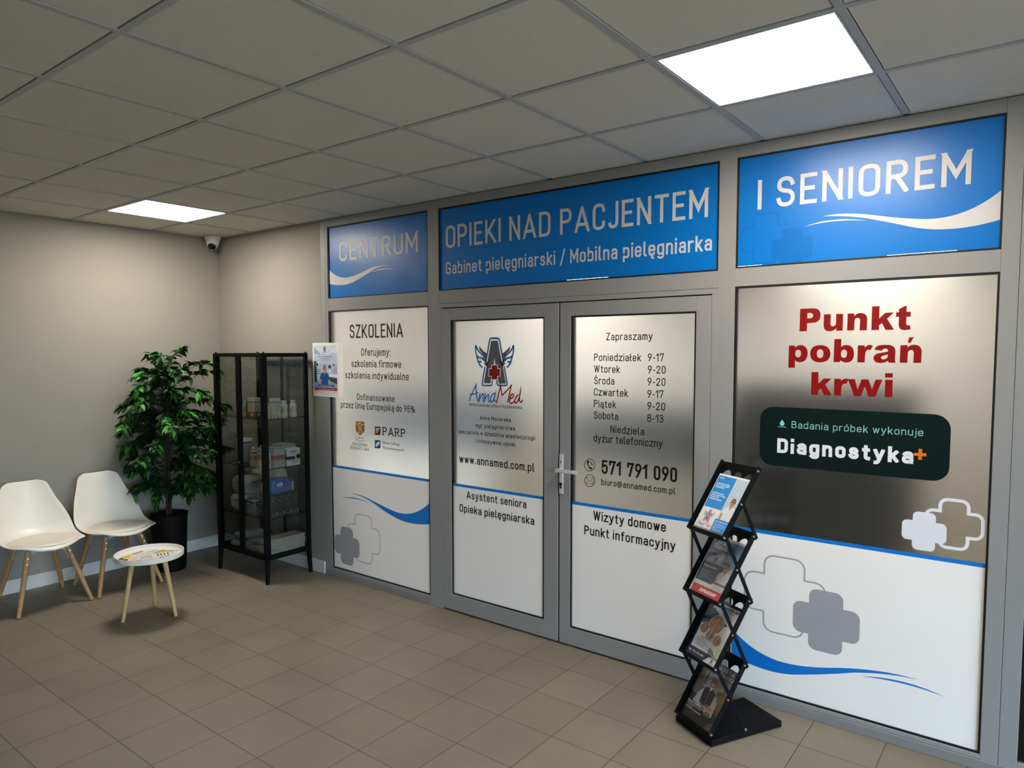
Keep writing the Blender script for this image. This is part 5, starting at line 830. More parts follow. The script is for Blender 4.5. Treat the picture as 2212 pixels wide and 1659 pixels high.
o=sheet('poster',.306,.411,nurse_poster(.306,.411),curl=.004); o.location=(1.488,-.0055,1.388); tag(o,'white bordered clinic poster of a nurse in blue scrubs taped between wall and left pane','poster')
# ---------------------------------------------------------------- zigzag brochure stand
M_blk=mat('black_powder_coat','030304',.62,spec=.16,noise=.08); M_blk2=mat('black_board','040405',.62,spec=.16,noise=.08)
SA=math.atan2(-.4707,.8823); SX,SY=4.750,-.276
st=thing('brochure_stand','black zigzag brochure stand with four tilted trays in front of the right door','brochure stand',(SX,SY,0),SA)
MB().use(M_blk2).box(-.127,.123,-.207,.205,.002,.03,b=.003).build('base',st)
tanv=Vector((0,.186,.284)).normalized(); nrm=Vector((0,-tanv.z,tanv.y))  # along the tray, out of its front
def trayM(k):
    o=Vector((0,.067-.018*k-.205,.917-.290*k))-tanv*.012
    m=Matrix.Identity(4)
    for i in range(3): m[i][0]=(1,0,0)[i]; m[i][1]=tanv[i]; m[i][2]=nrm[i]; m[i][3]=o[i]
    return m
TL=.366; TW=.117
for k in range(4):
    T=trayM(k); mb=MB().use(M_blk)
    holes=[ell(x,.288,.030,.040,20)[::-1] for x in (-.068,0,.068)]
    mb.prism([rrect(-TW,0,TW,TL,.012)]+holes,.0018,T)
    for sx in (-1,1):
        x=sx*TW; mb.box(min(x,x-sx*.002),max(x,x-sx*.002),0,TL-.002,0,.029,T)
    mb.box(-TW,TW,0,.002,0,.029,T); mb.box(-TW,TW,0,.016,.027,.029,T)
    tray=mb.build('tray',st)
    for sx in (-1,1):
        for along in (.012,.012+.166,.345):
            c=T@Vector((sx*TW,along,.017)); MB().use(M_bolt).tube([c,c+Vector((sx*.006,0,0))],[.006,.0045],12).build('bolt',tray)
def bar(p,q,sx):
    mb=MB().use(M_blk); a=Vector((sx*(TW+.003),p[0]-.205,p[1])); b=Vector((sx*(TW+.003),q[0]-.205,q[1])); d=(b-a).normalized(); w=Vector((0,-d.z,d.y))*.0085; x=Vector((sx*.0015,0,0)); a-=d*.01; b+=d*.01
    mb.add([a-w-x,a+w-x,b+w-x,b-w-x,a-w+x,a+w+x,b+w+x,b-w+x],[(0,1,2,3),(7,6,5,4),(0,4,5,1),(1,5,6,2),(2,6,7,3),(3,7,4,0)]); mb.build('crossbar',st)
F_=[(.067-.018*k,.917-.290*k) for k in range(4)]; M_=[(.159-.0185*k,1.056-.29*k) for k in range(4)]; B_=[(.25-.019*k,1.2-.29*k) for k in range(4)]
for sx in (-1,1):
    bar(M_[0],B_[1],sx)
    for k in range(2): bar(F_[k],B_[k+2],sx)
    bar(F_[2],(.192,.036),sx)
    mb=MB().use(M_bolt); c=Vector((sx*(TW+.003),.192-.205,.038)); mb.tube([c,c+Vector((sx*.006,0,0))],[.007,.005],12); mb.build('bolt',st)
def tray_sheet(k,A,lab,w=.212,h=.297,base='e4e2de'):
    o=sheet('poster',w,h,A,.0012,base=base); T=Matrix.Translation((SX,SY,0))@Matrix.Rotation(SA,4,'Z')@trayM(k)
    # sheet local (x,y,z) -> tray (x, z+lip, -y+gap)
    S=Matrix(((1,0,0,.0),(0,0,1,.004),(0,-1,0,.0055),(0,0,0,1)))
    o.matrix_world=T@S; tag(o,lab,'poster','posters in the brochure stand'); return o
W_,H_=.212,.297
A=Art(); b=ink('1e86d2'); A.rect(0,.0,W_,H_,ink('e2e2e2'),1); A.rect(W_*.56,H_*.05,W_,H_*.97,ink('b4c4d2'),2)
A.rect(W_*.02,H_*.42,W_*.56,H_*.97,b,3); A.rect(W_*.52,H_*.05,W_,H_*.28,b,9); A.rect(0,0,W_,H_*.085,ink('8f867f'),9)
A.text('ANNA',W_*.06,W_*.2,H_*.92,H_*.022,ink('f0f0f0'),.25,5); A.text('MED',W_*.205,W_*.32,H_*.92,H_*.022,ink('8a3040'),.25,5)
for i,s in enumerate(('CENTRUM OPIEKI','NAD PACJENTEM','I SENIOREM')): A.text(s,W_*.06,W_*(.46 if i<2 else .34),H_*(.825-.032*i),H_*.021,ink('eef2f6'),.24,5)
for i,s in enumerate(('INDYWIDUALNA','SPECJALISTYCZNA','PRAKTYKA','PIELĘGNIARSKA')): A.text(s,W_*.06,W_*((.42,.5,.32,.44)[i]),H_*(.66-.034*i),H_*.022,ink('eef2f6'),.24,5)
person(A,W_*.78,H_*.28,W_*.50,'d6dae4',hair='6b5a48',l=4,tw=.95)
logo(A,W_*.07,H_*.11,W_*.42,l=4,halo=False,red=ink('c43a24'),blue=ink('34507e'),grey=ink('8a8690'))
A.text('Anna Mocarska',W_*.56,W_*.9,H_*.235,H_*.017,ink('eef2f6'),.25,11)
for i in range(5): A.text(('mgr pielęgniarstwa','specjalista w dziedzinie','anestezjologii i intensywnej','opieki','Anna Mocarska')[i],W_*.56,W_*(.84,.9,.95,.66,.8)[i],H_*(.205-.026*i),H_*.012,ink('dfe8f2'),.2,11)
A.text('www.annamed.com.pl',W_*.4,W_*.68,H_*.035,H_*.010,ink('d8d4d0'),.18,11)
tray_sheet(0,A,'blue and white clinic poster in the topmost tray of the black stand')
A=Art(); A.rect(0,0,W_,H_,ink('d4d6da'),1); A.rect(W_*.04,H_*.30,W_,H_*.96,ink('aab4c0'),2); A.poly([(W_*.55,H_*.6),(W_,H_*.55),(W_,H_*.96),(W_*.5,H_*.96)],ink('5f7d94'),3)
A.rect(W_*.04,H_*.54,W_*.95,H_*.64,ink('8ea0b2'),3); A.rect(W_*.3,H_*.58,W_*.38,H_*.66,ink('4c5a6a'),4); A.poly(ell(W_*.58,H_*.6,W_*.05,H_*.03),ink('4a6c98'),4)
A.poly([(W_*.04,H_*.24),(W_*.56,H_*.24),(W_*.68,H_*.34),(W_*.68,H_*.56),(W_*.04,H_*.56)],ink('2c4258'),4); A.poly([(W_*.04,H_*.44),(W_*.68,H_*.44),(W_*.68,H_*.56),(W_*.04,H_*.56)],ink('24363c'),5)
logo(A,W_*.06,H_*.855,W_*.14,l=6,halo=False,word=False,red=ink('7a2428'))
for c in LOGO['anna']: A.quads(ribbon([(W_*.24+x*W_*.5,H_*.83+z*W_*.5) for x,z in c],.0022),ink('4a4e58'),7)
for c in LOGO['med']: A.quads(ribbon([(W_*.24+x*W_*.5,H_*.83+z*W_*.5) for x,z in c],.0022),ink('4a4e58'),7)
A.text('Punkt Pobrań',W_*.10,W_*.72,H_*.755,H_*.046,ink('9c1e22'),.2,8); A.text('Krwi',W_*.10,W_*.32,H_*.685,H_*.042,ink('9c1e22'),.2,8)
A.text('Diagnostyka+',W_*.09,W_*.52,H_*.475,H_*.034,ink('dcdcd8'),.18,8)
for i in range(6): A.text(('Badania laboratoryjne','w naszym punkcie','wykonuje laboratorium','Zapraszamy od','poniedziałku do piątku','8-10')[i],W_*.09,W_*(.45,.4,.48,.36,.5,.2)[i],H_*(.415-.027*i),H_*.012,ink('b9c4ce'),.2,8)
person(A,W_*.76,H_*.27,W_*.46,'cdd0d4',hair='54402f',l=7)
A.rect(W_*.62,H_*.265,W_,H_*.30,ink('3a3a3c'),14); A.text('571 791 090',W_*.66,W_*.92,H_*.274,H_*.016,ink('d0d0d0'),.2,16)
A.rect(W_*.55,H_*.18,W_,H_*.262,ink('d4d6da'),13)
for i in range(3): A.text(('Kościuszki 10','Gabinet Pielęgniarski','www.annamed.com.pl')[i],W_*.62,W_*.96,H_*(.24-.026*i),H_*.013,ink('2a2a2c'),.2,14)
A.rect(W_*.06,H_*.05,W_*.99,H_*.175,ink('b8282a'),6); A.text('ZAPRASZAMY',W_*.3,W_*.82,H_*.085,H_*.052,ink('f0ecec'),.22,8)
tray_sheet(1,A,'poster with a red ZAPRASZAMY strip in the second tray from the top')
A=Art(); n=ink('16243c'); A.rect(0,0,W_,H_,n,1); A.poly([(W_*.2,H_*.83),(W_*.99,H_*.83),(W_*.99,H_*.95),(W_*.2,H_*.95)],ink('c9ccd4'),2); A.poly([(W_*.2,H_*.86),(W_*.99,H_*.6),(W_*.99,H_*.95),(W_*.2,H_*.95)],ink('d2d4da'),3)
A.poly([(W_*.09,H_*.17),(W_*.99,H_*.17),(W_*.99,H_*.74),(W_*.5,H_*.56),(W_*.09,H_*.56)],ink('d6d7dc'),2)
A.text('MALWINA BARTCZYK - BERIT',W_*.27,W_*.96,H_*.89,H_*.042,ink('1e2430'),.2,5); A.text('TECHNIK MASAŻYSTA',W_*.42,W_*.84,H_*.855,H_*.016,ink('3a4250'),.2,5)
sk=ink('3c5068')
A.poly([(W_*.14,H_*.6),(W_*.16,H_*.72),(W_*.22,H_*.76),(W_*.24,H_*.79),(W_*.28,H_*.79),(W_*.30,H_*.76),(W_*.37,H_*.72),(W_*.38,H_*.6),(W_*.33,H_*.6),(W_*.32,H_*.68),(W_*.2,H_*.68),(W_*.17,H_*.6)],sk,3); A.poly(ell(W_*.26,H_*.82,W_*.035,H_*.03),sk,3)
def disc(cx,cy,r,c1,c2,c3):
    A.poly(ell(cx,cy,r*1.07,r*1.07,36),ink('d8d6d6'),5); A.poly(ell(cx,cy,r,r,36),ink(c1),6)
    A.poly([(cx-r*.5,cy-r*.75),(cx-r*.1,cy+r*.8),(cx+r*.2,cy+r*.75),(cx-r*.1,cy-r*.9)],ink(c2),7); A.poly(ell(cx+r*.35,cy-r*.1,r*.4,r*.28,20),ink(c3),7)
    for q in (-.3,-.1,.1): A.stroke([(cx+q*r*1.2,cy-r*.5),(cx+q*r*1.2+r*.15,cy+r*.35)],r*.05,ink('6e4632'),8)
disc(W_*.50,H_*.62,W_*.20,'a5765a','c0906e','b98464'); disc(W_*.23,H_*.50,W_*.115,'8c6048','b5866a','a87658'); disc(W_*.47,H_*.435,W_*.115,'9c705a','c09a80','8c6450'); disc(W_*.71,H_*.405,W_*.115,'b08468','c89a80','a46c58')
A.text('OFEROWANE USŁUGI',W_*.26,W_*.8,H_*.345,H_*.022,ink('23262e'),.2,5)
for i in range(5): A.text(('Masaż klasyczny','Drenaż limfatyczny','Masaż sportowy','Masaż gorącymi','Kinesiotaping terapia')[i],W_*.17,W_*(.5,.45,.56,.46,.66)[i],H_*(.315-.027*i),H_*.014,ink('34373e'),.2,5); A.poly(ell(W_*.14,H_*(.321-.027*i),W_*.009,W_*.009,8),ink('23262e'),5)
A.poly([(W_*.62,H_*.17),(W_*.6,H_*.27),(W_*.74,H_*.24),(W_*.84,H_*.17)],ink('6f8270'),5); A.poly([(W_*.84,H_*.17),(W_*.82,H_*.3),(W_*.95,H_*.35),(W_*.99,H_*.2)],ink('b2bfa6'),4); A.poly([(W_*.66,H_*.10),(W_*.8,H_*.19),(W_*.98,H_*.16),(W_*.96,H_*.12)],ink('7c8f78'),5)
A.poly([(W_*.58,H_*.03),(W_*.7,H_*.13),(W_*.98,H_*.13),(W_*.98,H_*.03)],ink('d9dadd'),6); logo(A,W_*.76,H_*.045,W_*.13,l=8,halo=False,red=ink('4a4a50'),blue=ink('4a4a50'),grey=ink('6a6a70'))
A.text('Tel. 794 674 801',W_*.08,W_*.56,H_*.09,H_*.03,ink('d0d6de'),.2,5)
tray_sheet(2,A,'navy massage poster with round photos of hands in the third tray')
A=Art(); A.rect(0,0,W_,H_,ink('8b8c90'),1); A.rect(0,H_*.8,W_,H_,ink('6d7078'),2); A.poly([(0,H_*.35),(0,H_*.98),(W_*.16,H_*.98),(W_*.2,H_*.6),(W_*.3,H_*.55),(W_*.3,H_*.3)],ink('5a554e'),3)
A.poly([(W_*.2,H_*.6),(W_*.24,H_*.78),(W_*.26,H_*.82),(W_*.28,H_*.76),(W_*.3,H_*.6)],ink('4c4a48'),4); A.poly([(W_*.7,H_*.3),(W_*.68,H_*.6),(W_*.8,H_*.62),(W_*.84,H_*.68),(W_*.92,H_*.62),(W_,H_*.64),(W_,H_*.25)],ink('5c4632'),3)
for q in (.74,.8,.86,.92): A.rect(W_*q,H_*.35,W_*(q+.03),H_*.56,ink('8a6a42'),4)
A.poly([(0,0),(W_,0),(W_,H_*.26),(W_*.6,H_*.36),(0,H_*.42)],ink('1c1c1e'),5); A.poly([(W_*.72,0),(W_,0),(W_,H_*.18),(W_*.8,H_*.12)],ink('4a4844'),6)
for s,x0,x1,y in (('GAZETA',.38,.9,.905),('OLBACKA',.38,.98,.825)): A.text(s,W_*x0,W_*x1,H_*y,H_*.055,ink('c2c4c8'),.24,4)
cx=W_*.5; A.poly([(W_*.16,H_*.30),(W_*.22,H_*.46),(W_*.34,H_*.58),(W_*.66,H_*.58),(W_*.80,H_*.44),(W_*.82,H_*.22),(W_*.66,H_*.20),(W_*.5,H_*.26)],ink('b4b4b8'),7)
A.poly([(W_*.34,H_*.34),(W_*.32,H_*.56),(W_*.44,H_*.60),(W_*.56,H_*.60),(W_*.68,H_*.55),(W_*.66,H_*.32),(W_*.5,H_*.28)],ink('1f1a20'),8)
A.poly([(W_*.45,H_*.6),(W_*.5,H_*.54),(W_*.55,H_*.6),(W_*.54,H_*.64),(W_*.46,H_*.64)],ink('bcbcc0'),9)
A.poly(ell(cx,H_*.715,W_*.12,H_*.098),ink('8c8c8c'),9); A.poly(ell(cx,H_*.695,W_*.10,H_*.088),ink('8f6650'),10); A.poly(ell(cx,H_*.79,W_*.10,H_*.03),ink('9c9c9c'),11)
for e in (-.038,.038): A.poly(ell(cx+e*W_,H_*.705,W_*.016,H_*.005,10),ink('1a1210'),12); A.rect(cx+e*W_-W_*.022,H_*.718,cx+e*W_+W_*.022,H_*.724,ink('3a2c26'),12)
A.poly([(cx-W_*.012,H_*.70),(cx+W_*.012,H_*.70),(cx+W_*.02,H_*.672),(cx-W_*.02,H_*.672)],ink('7a5240'),12); A.poly(ell(cx,H_*.648,W_*.045,H_*.01,12),ink('d0c0b8'),12)
for q in range(6): A.poly(ell(W_*.5,H_*(.36+.033*q),W_*.009,W_*.009,8),ink('b8b8b8'),10)
A.poly(ell(W_*.62,H_*.29,W_*.13,H_*.06,20),ink('a8a4a6'),11); A.poly(ell(W_*.68,H_*.31,W_*.07,H_*.03,16),ink('b08a50'),12); A.poly(ell(W_*.58,H_*.33,W_*.05,H_*.025,14),ink('8c5a4a'),12)
A.poly([(W_*.4,H_*.3),(W_*.52,H_*.24),(W_*.56,H_*.28),(W_*.44,H_*.33)],ink('8f6650'),13); A.poly([(W_*.6,H_*.2),(W_*.76,H_*.2),(W_*.78,H_*.25),(W_*.62,H_*.26)],ink('8f6650'),13)
for q in range(4): A.stroke([(W_*(.62+.04*q),H_*.205),(W_*(.63+.04*q),H_*.25)],.0012,ink('5c3c2c'),14)
A.text('Marek Szołtysek',W_*.05,W_*.52,H_*.255,H_*.028,ink('e6e6e6'),.24,8); A.text('Jestem bogatym w Śląsko',W_*.05,W_*.5,H_*.225,H_*.018,ink('dcdcdc'),.22,8); A.text('w numerze',W_*.05,W_*.26,H_*.2,H_*.013,ink('c0c0c0'),.2,8); A.text('Wielkanoc w Ameryce',W_*.05,W_*.54,H_*.165,H_*.02,ink('e6e6e6'),.24,8)
A.rect(W_*.26,H_*.148,W_*.4,H_*.153,ink('9c2a24'),8)
tray_sheet(3,A,'dark poster of a grey haired man in a waistcoat in the lowest tray')
# ---------------------------------------------------------------- glass display cabinet
CX0,CX1,CY0,CY1,CZ0,CZ1=.655,1.316,-.44,-.04,.178,1.722
ccx,ccy=(CX0+CX1)/2,(CY0+CY1)/2
cab=thing('display_cabinet','tall black steel cabinet with glass doors, sides and shelves against the grey wall','cabinet',(ccx,ccy,0))
off=(ccx,ccy,0); M_cab=mat('black_steel','030303',.6,spec=.15,noise=.08); M_cg=clear_glass('cabinet_glass',(.80,.82,.80))
mb=MB().use(M_cab); p=.028
for x in (CX0,CX1-p):
    for y in (CY0+.012,CY1-p): mb.box(x,x+p,y,y+p,CZ0,CZ1,b=.002)
for z0,z1 in ((CZ0,CZ0+.035),(CZ1-.028,CZ1)):
    mb.box(CX0+p,CX1-p,CY1-p,CY1,z0,z1); mb.box(CX0,CX0+p,CY0+.04,CY1-p,z0,z1); mb.box(CX1-p,CX1,CY0+.04,CY1-p,z0,z1); mb.box(CX0+p,CX1-p,CY0+.012,CY0+.03,z0,z1)
mb.box(ccx-.012,ccx+.012,CY1-.016,CY1-.002,CZ0+.035,CZ1-.028)
for x in (CX0+.004,CX1-.016,):
    for y in (CY0+.018,CY1-.016): mb.lathe([(.007,CZ1),(.007,CZ1+.007),(.004,CZ1+.01)],12,Matrix.Translation((x+.006,y,0)))
mb.build('frame',cab,off=off)
MB().use(M_cab).box(CX0+.002,CX1-.002,CY0+.014,CY1-.002,CZ0+.004,CZ0+.012).build('bottom_panel',cab,off=off)
MB().use(M_cg).box(CX0+.01,CX1-.01,CY0+.02,CY1-.01,CZ1-.010,CZ1-.006).build('top_pane',cab,off=off)
MB().use(M_cg).box(CX0+.004,CX0+.008,CY0+.04,CY1-p,CZ0+.035,CZ1-.028).build('side_pane',cab,off=off)
MB().use(M_cg).box(CX1-.008,CX1-.004,CY0+.04,CY1-p,CZ0+.035,CZ1-.028).build('side_pane',cab,off=off)
MB().use(M_cg).box(CX0+p,CX1-p,CY1-.008,CY1-.004,CZ0+.035,CZ1-.028).build('back_pane',cab,off=off)
for z in (.486,.862,1.232): MB().use(M_cg).box(CX0+.01,CX1-.01,CY0+.018,CY1-.018,z-.005,z).use(mat('glass_edge','10201c',.2,noise=.05)).box(CX0+.01,CX1-.01,CY0+.0165,CY0+.018,z-.005,z).box(CX1-.01,CX1-.0085,CY0+.018,CY1-.018,z-.005,z).build('shelf',cab,off=off)
for a,b in ((CX0+.001,ccx+.012),(ccx+.0135,CX1-.001)):
    d=MB().use(M_cab); f=.030; y0,y1=CY0-.004,CY0+.011
    d.box(a,a+f,y0,y1,CZ0+.002,CZ1-.002,b=.002); d.box(b-f,b,y0,y1,CZ0+.002,CZ1-.002,b=.002); d.box(a+f,b-f,y0,y1,CZ0+.002,CZ0+.03,b=.002); d.box(a+f,b-f,y0,y1,CZ1-.028,CZ1-.002,b=.002)
    d=d.build('door',cab,off=off)
    MB().use(M_cg).box(a+f-.004,b-f+.004,y0+.006,y0+.010,CZ0+.028,CZ1-.026).build('glass_pane',d,off=off)
    if a<ccx-.1: pass
    else:
        MB().use(M_bolt).tube([(a+.012,y0-.001,.893),(a+.012,y0-.014,.893)],[.004,.008],14).build('knob',d,off=off)
for x,y,sx,sy in ((CX0,CY0,-1,-1),(CX1,CY0,1,-1),(CX0,CY1,-1,1),(CX1,CY1,1,1)):
    l=MB().use(M_cab); ix=x-sx*.03 ; iy=y-sy*.03; tx0,tx1=sorted((x,ix)); ty0,ty1=sorted((y,iy)); 
    ox=.0 ; a=[(tx0,ty0,CZ0),(tx1,ty0,CZ0),(tx1,ty1,CZ0),(tx0,ty1,CZ0)]
    q=.005*sx; fx0,fx1=sorted((x+q,x+q-sx*.022)); fy0,fy1=sorted((y+.004*sy,y-sy*.018)); b_=[(fx0,fy0,0),(fx1,fy0,0),(fx1,fy1,0),(fx0,fy1,0)]
    l.add(a+b_,[(0,1,2,3),(7,6,5,4),(0,4,5,1),(1,5,6,2),(2,6,7,3),(3,7,4,0)]); l.build('leg',cab,off=off,bevel=.002)
# ---------------------------------------------------------------- goods in the cabinet
def bottle(lab,x,y,z,h=.128,col='c07818',r=.028,grp='supplement bottles on the top shelf'):
    t=thing('bottle',lab,'bottle',(x,y,z+.0005),group=grp); s=h/.128
    MB().use(mat('bottle_white','b8b6b0',.3,noise=.02)).lathe([(0,0),(r*.93,0),(r,.006*s),(r*1.0,.03*s),(r*.82,.052*s),(r*.84,.062*s),(r*.98,.085*s),(r*.86,.098*s),(r*.62,.103*s),(0,.103*s)],28,cap=False).build('body',t,smooth=True)
    MB().use(mat('cap_white','c2c0bc',.4,noise=.02)).lathe([(r*.7,.1035*s),(r*.7,.126*s),(r*.62,.128*s),(0,.128*s)],24,cap=False).build('cap',t,smooth=True)
    n=10; l=MB().use(mat('label_'+col,col,.5,noise=.3,nscale=60)); a0=-PI*.28-.6
    for k in range(n+1):
        a=a0-.7+1.6*k/n
        for zz,rr in ((.036*s,r*.985),(.05*s,r*.86),(.064*s,r*.865),(.074*s,r*.94)): l.v.append(((rr+.0012)*math.cos(a),(rr+.0012)*math.sin(a),zz))
    for k in range(n):
        for j in range(3): l.face((k*4+j,(k+1)*4+j,(k+1)*4+j+1,k*4+j+1))
    l.build('label',t,smooth=True); return t
def carton(name,lab,cat,x,y,z,sx,sy,sz,fn=None,base='b5b2aa',rz=0,grp=None,b=.002,parts=None):
    """box with print on its front (-y) and right (+x) faces"""
    mb=MB().use(ink(base)); mb.box(-sx/2,sx/2,-sy/2,sy/2,0,sz,b=b)
    if fn:
        A=Art(); fn(A,sx,sz); A.mesh(mb,lambda a,c,d:(a-sx/2,-sy/2-.0002-d,c),.0002)
        A=Art(); fn(A,sy,sz); A.mesh(mb,lambda a,c,d:(sx/2+.0002+d,a-sy/2,c),.0002)
    o=mb.build(name,None,loc=(x,y,z+.0008)); o.rotation_euler=(0,0,rz); tag(o,lab,cat,grp); return o
S1,S2,S3,S4=1.232,.862,.486,.1905
bottle('white bottle with an orange label at the front left of the top cabinet shelf',.975,-.355,S1)
def c_or(A,w,h): A.rect(w*.03,h*.02,w*.97,h*.97,ink('8f4a1c'),1); A.rect(w*.03,h*.82,w*.97,h*.97,ink('b5b2aa'),2); A.rect(w*.06,h*.32,w*.94,h*.74,ink('b8b6ae'),2); lines(A,w*.15,w*.88,h*.36,h*.7,7,ink('6a6a66'),3); A.poly(ell(w*.6,h*.17,w*.22,h*.09,16),ink('b5b2aa'),2)
def c_or2(A,w,h): A.rect(w*.03,h*.78,w*.97,h*.84,ink('a8583a'),1); A.poly(ell(w*.4,h*.4,w*.2,h*.12,16),ink('c0a84a'),1); lines(A,w*.5,w*.92,h*.3,h*.7,8,ink('7a7a76'),2); A.poly([(w*.1,h*.02),(w*.3,h*.02),(w*.2,h*.2)],ink('8f4a2c'),2); A.poly([(w*.5,h*.02),(w*.8,h*.02),(w*.6,h*.2)],ink('8f4a2c'),2)
carton('carton','orange and white carton next to the front left bottle on the top shelf','carton',1.085,-.365,S1,.085,.06,.152,c_or,rz=.1)
bottle('white bottle half hidden by the corner post on the top shelf',1.262,-.385,S1,col='6a7a86')
bottle('white bottle with a brown label at the back of the top shelf',1.155,-.20,S1,col='6a4a2c')
carton('carton','slim white carton with an orange band on the top shelf, right side','carton',1.262,-.305,S1,.045,.07,.15,c_or2,rz=-.1)
bottle('white bottle with a yellow label beside the slim carton on the top shelf',1.262,-.225,S1,col='b59a2a')
bottle('white bottle with a yellow label, last one at the wall end of the top shelf',1.262,-.145,S1,col='c0a63c')
# second shelf
t=thing('powder_tin','large white tin with a blue band on the second shelf','tin',(.79,-.27,S2+.0005))
MB().use(mat('tin_white','a9a9ab',.4,noise=.05,nscale=30)).lathe([(0,0),(.056,0),(.058,.004),(.058,.166),(0,.166)],40,cap=False).build('can',t,smooth=True)
MB().use(mat('tin_lid','c6c6c4',.35,noise=.02)).lathe([(.059,.16),(.06,.176),(.057,.178),(0,.176)],40,cap=False).build('lid',t,smooth=True)
MB().use(mat('tin_blue','17355e',.4,noise=.05)).lathe([(.0585,.145),(.0586,.158)],40,cap=False).build('band',t,smooth=True)
MB().use(mat('tin_dark','14161a',.4,noise=.1)).lathe([(.0586,.05),(.0586,.12)],12,cap=False,sx=1,sy=1).build('label',t,smooth=True) if False else None
def drink(lab,x,y,sz=.125):
    t=thing('drink_carton',lab,'drink carton',(x,y,S2+.0005),-.12,'drink cartons on the second shelf')
    mb=MB().use(ink('b2b0ac')); mb.box(-.024,.024,-.024,.024,0,sz,b=.0015)
    def fn(A,w,h): A.rect(w*.08,h*.3,w*.92,h*.62,ink('b5743c'),1); A.rect(w*.12,h*.76,w*.8,h*.84,ink('3c3e44'),1); lines(A,w*.12,w*.9,h*.06,h*.24,3,ink('77777a'),1)
    for f in (lambda a,c,d:(a-.024,-.0242-d,c),lambda a,c,d:(.0242+d,a-.024,c)): 
        A=Art(); fn(A,.048,sz); A.mesh(mb,f,.0002)
    mb.add([(-.024,-.024,sz),(.024,-.024,sz),(.024,.024,sz),(-.024,.024,sz),(-.024,.018,sz+.012),(.024,.018,sz+.012)],[(0,1,5,4),(1,2,5),(2,3,4,5),(3,0,4)]); mb.build('carton_body',t)
    MB().use(ink('c4c2c0')).lathe([(.012,sz+.004),(.012,sz+.02),(0,sz+.021)],16,Matrix.Translation((0,-.004,0)),cap=False).build('cap',t,smooth=True)
drink('small drink carton with an orange picture at the centre front of the second shelf',1.06,-.365)
drink('small drink carton just right of the corner post on the second shelf',1.255,-.385,.118)
drink('small drink carton standing behind the centre one on the second shelf',1.125,-.33,.14)
def c_duo(A,w,h): A.rect(w*.02,h*.34,w*.98,h*.6,ink('8c5a34'),1); A.rect(w*.48,0,w*.5,h*.8,ink('5a5854'),2); lines(A,w*.1,w*.9,h*.08,h*.3,5,ink('7c7a76'),2); A.rect(w*.02,h*.93,w*.98,h*.96,ink('3a4a5c'),2)
carton('carton','double drink carton pack with an orange band on the second shelf','carton',1.225,-.285,S2,.11,.09,.15,c_duo,'9a9892',rz=-.05)
carton('carton','shallow white carton lying at the back of the second shelf','carton',1.12,-.14,S2,.15,.12,.15,None,'8d8c88')
def c_blk(A,w,h): A.rect(0,h*.36,w*.62,h*.54,ink('14100f'),1); A.poly(ell(w*.86,h*.5,w*.18,h*.16,6),ink('14100f'),1); A.rect(w*.2,h*.8,w*.75,h*.86,ink('4c5a70'),2); A.rect(w*.25,h*.7,w*.7,h*.74,ink('6a6a70'),2); A.rect(w*.1,h*.28,w*.8,h*.31,ink('5a5a5c'),2); A.rect(w*.34,h*.14,w*.74,h*.2,ink('7a7a7e'),2)
carton('carton','white carton with a black hexagon band at the wall end of the second shelf','carton',1.262,-.175,S2,.07,.12,.132,c_blk,'c4c3c4')
# third shelf
def pack(name,lab,cat,x,y,z,sx,sy,sz,m,rz=0,fn=None,seed=0,grp=None):
    """soft plastic-wrapped pack: puffed box with creases"""
    r=random.Random(seed); n=7; mb=MB().use(m); vs={}
    def P(i,j,k):
        u,v,w=i/n*2-1,j/n*2-1,k/n*2-1
        f=lambda a,b:1-.10*a**4-.10*b**4
        px,py,pz=u*f(v,w),v*f(u,w),w*f(u,v)
        jit=lambda:r.uniform(-.018,.018)
        return (px*sx/2*(1+jit()),py*sy/2*(1+jit()),(pz+1)*sz/2*(1+(jit() if w>-.9 else 0)))
    for i in range(n+1):
        for j in range(n+1):
            for k in range(n+1):
                if i in(0,n) or j in(0,n) or k in(0,n): vs[i,j,k]=len(mb.v); mb.v.append(P(i,j,k))
    for a in range(n):
        for b in range(n):
            for c in (0,n):
                q=[vs[c,a,b],vs[c,a+1,b],vs[c,a+1,b+1],vs[c,a,b+1]]; mb.face(q if c else q[::-1])
                q=[vs[a,c,b],vs[a+1,c,b],vs[a+1,c,b+1],vs[a,c,b+1]]; mb.face(q if not c else q[::-1])
                q=[vs[a,b,c],vs[a+1,b,c],vs[a+1,b+1,c],vs[a,b+1,c]]; mb.face(q if c else q[::-1])
    if fn:
        A=Art(); fn(A,sx*.7,sz*.7); A.mesh(mb,lambda a,c,d:(a-sx*.35,-sy/2*1.02-d,c+sz*.15),.0003)
        A=Art(); fn(A,sy*.7,sz*.7); A.mesh(mb,lambda a,c,d:(sx/2*1.02+d,a-sy*.35,c+sz*.15),.0003)
    o=mb.build(name,None,loc=(x,y,z+.001),smooth=True); o.rotation_euler=(0,0,rz); tag(o,lab,cat,grp); return o
M_pw=mat('wrap_white','a8a49a',.3,coat=.3,noise=.08,nscale=30); M_pg=mat('wrap_greygreen','6d7a76',.25,coat=.5,noise=.15,nscale=25); M_pd=mat('wrap_dark','1c1e22',.35,noise=.1); M_pb=mat('wrap_blue','2a56a0',.28,coat=.4,noise=.15,nscale=12)
def p_txt(A,w,h): A.rect(w*.3,h*.7,w*.7,h*.8,ink('5c5a58'),1); A.quads(ribbon([(w*.38,h*.15),(w*.62,h*.15),(w*.62,h*.6),(w*.38,h*.6),(w*.38,h*.15)],w*.02),ink('6c6a68'),1); lines(A,w*.75,w*.95,h*.2,h*.8,5,ink('807d78'),1)
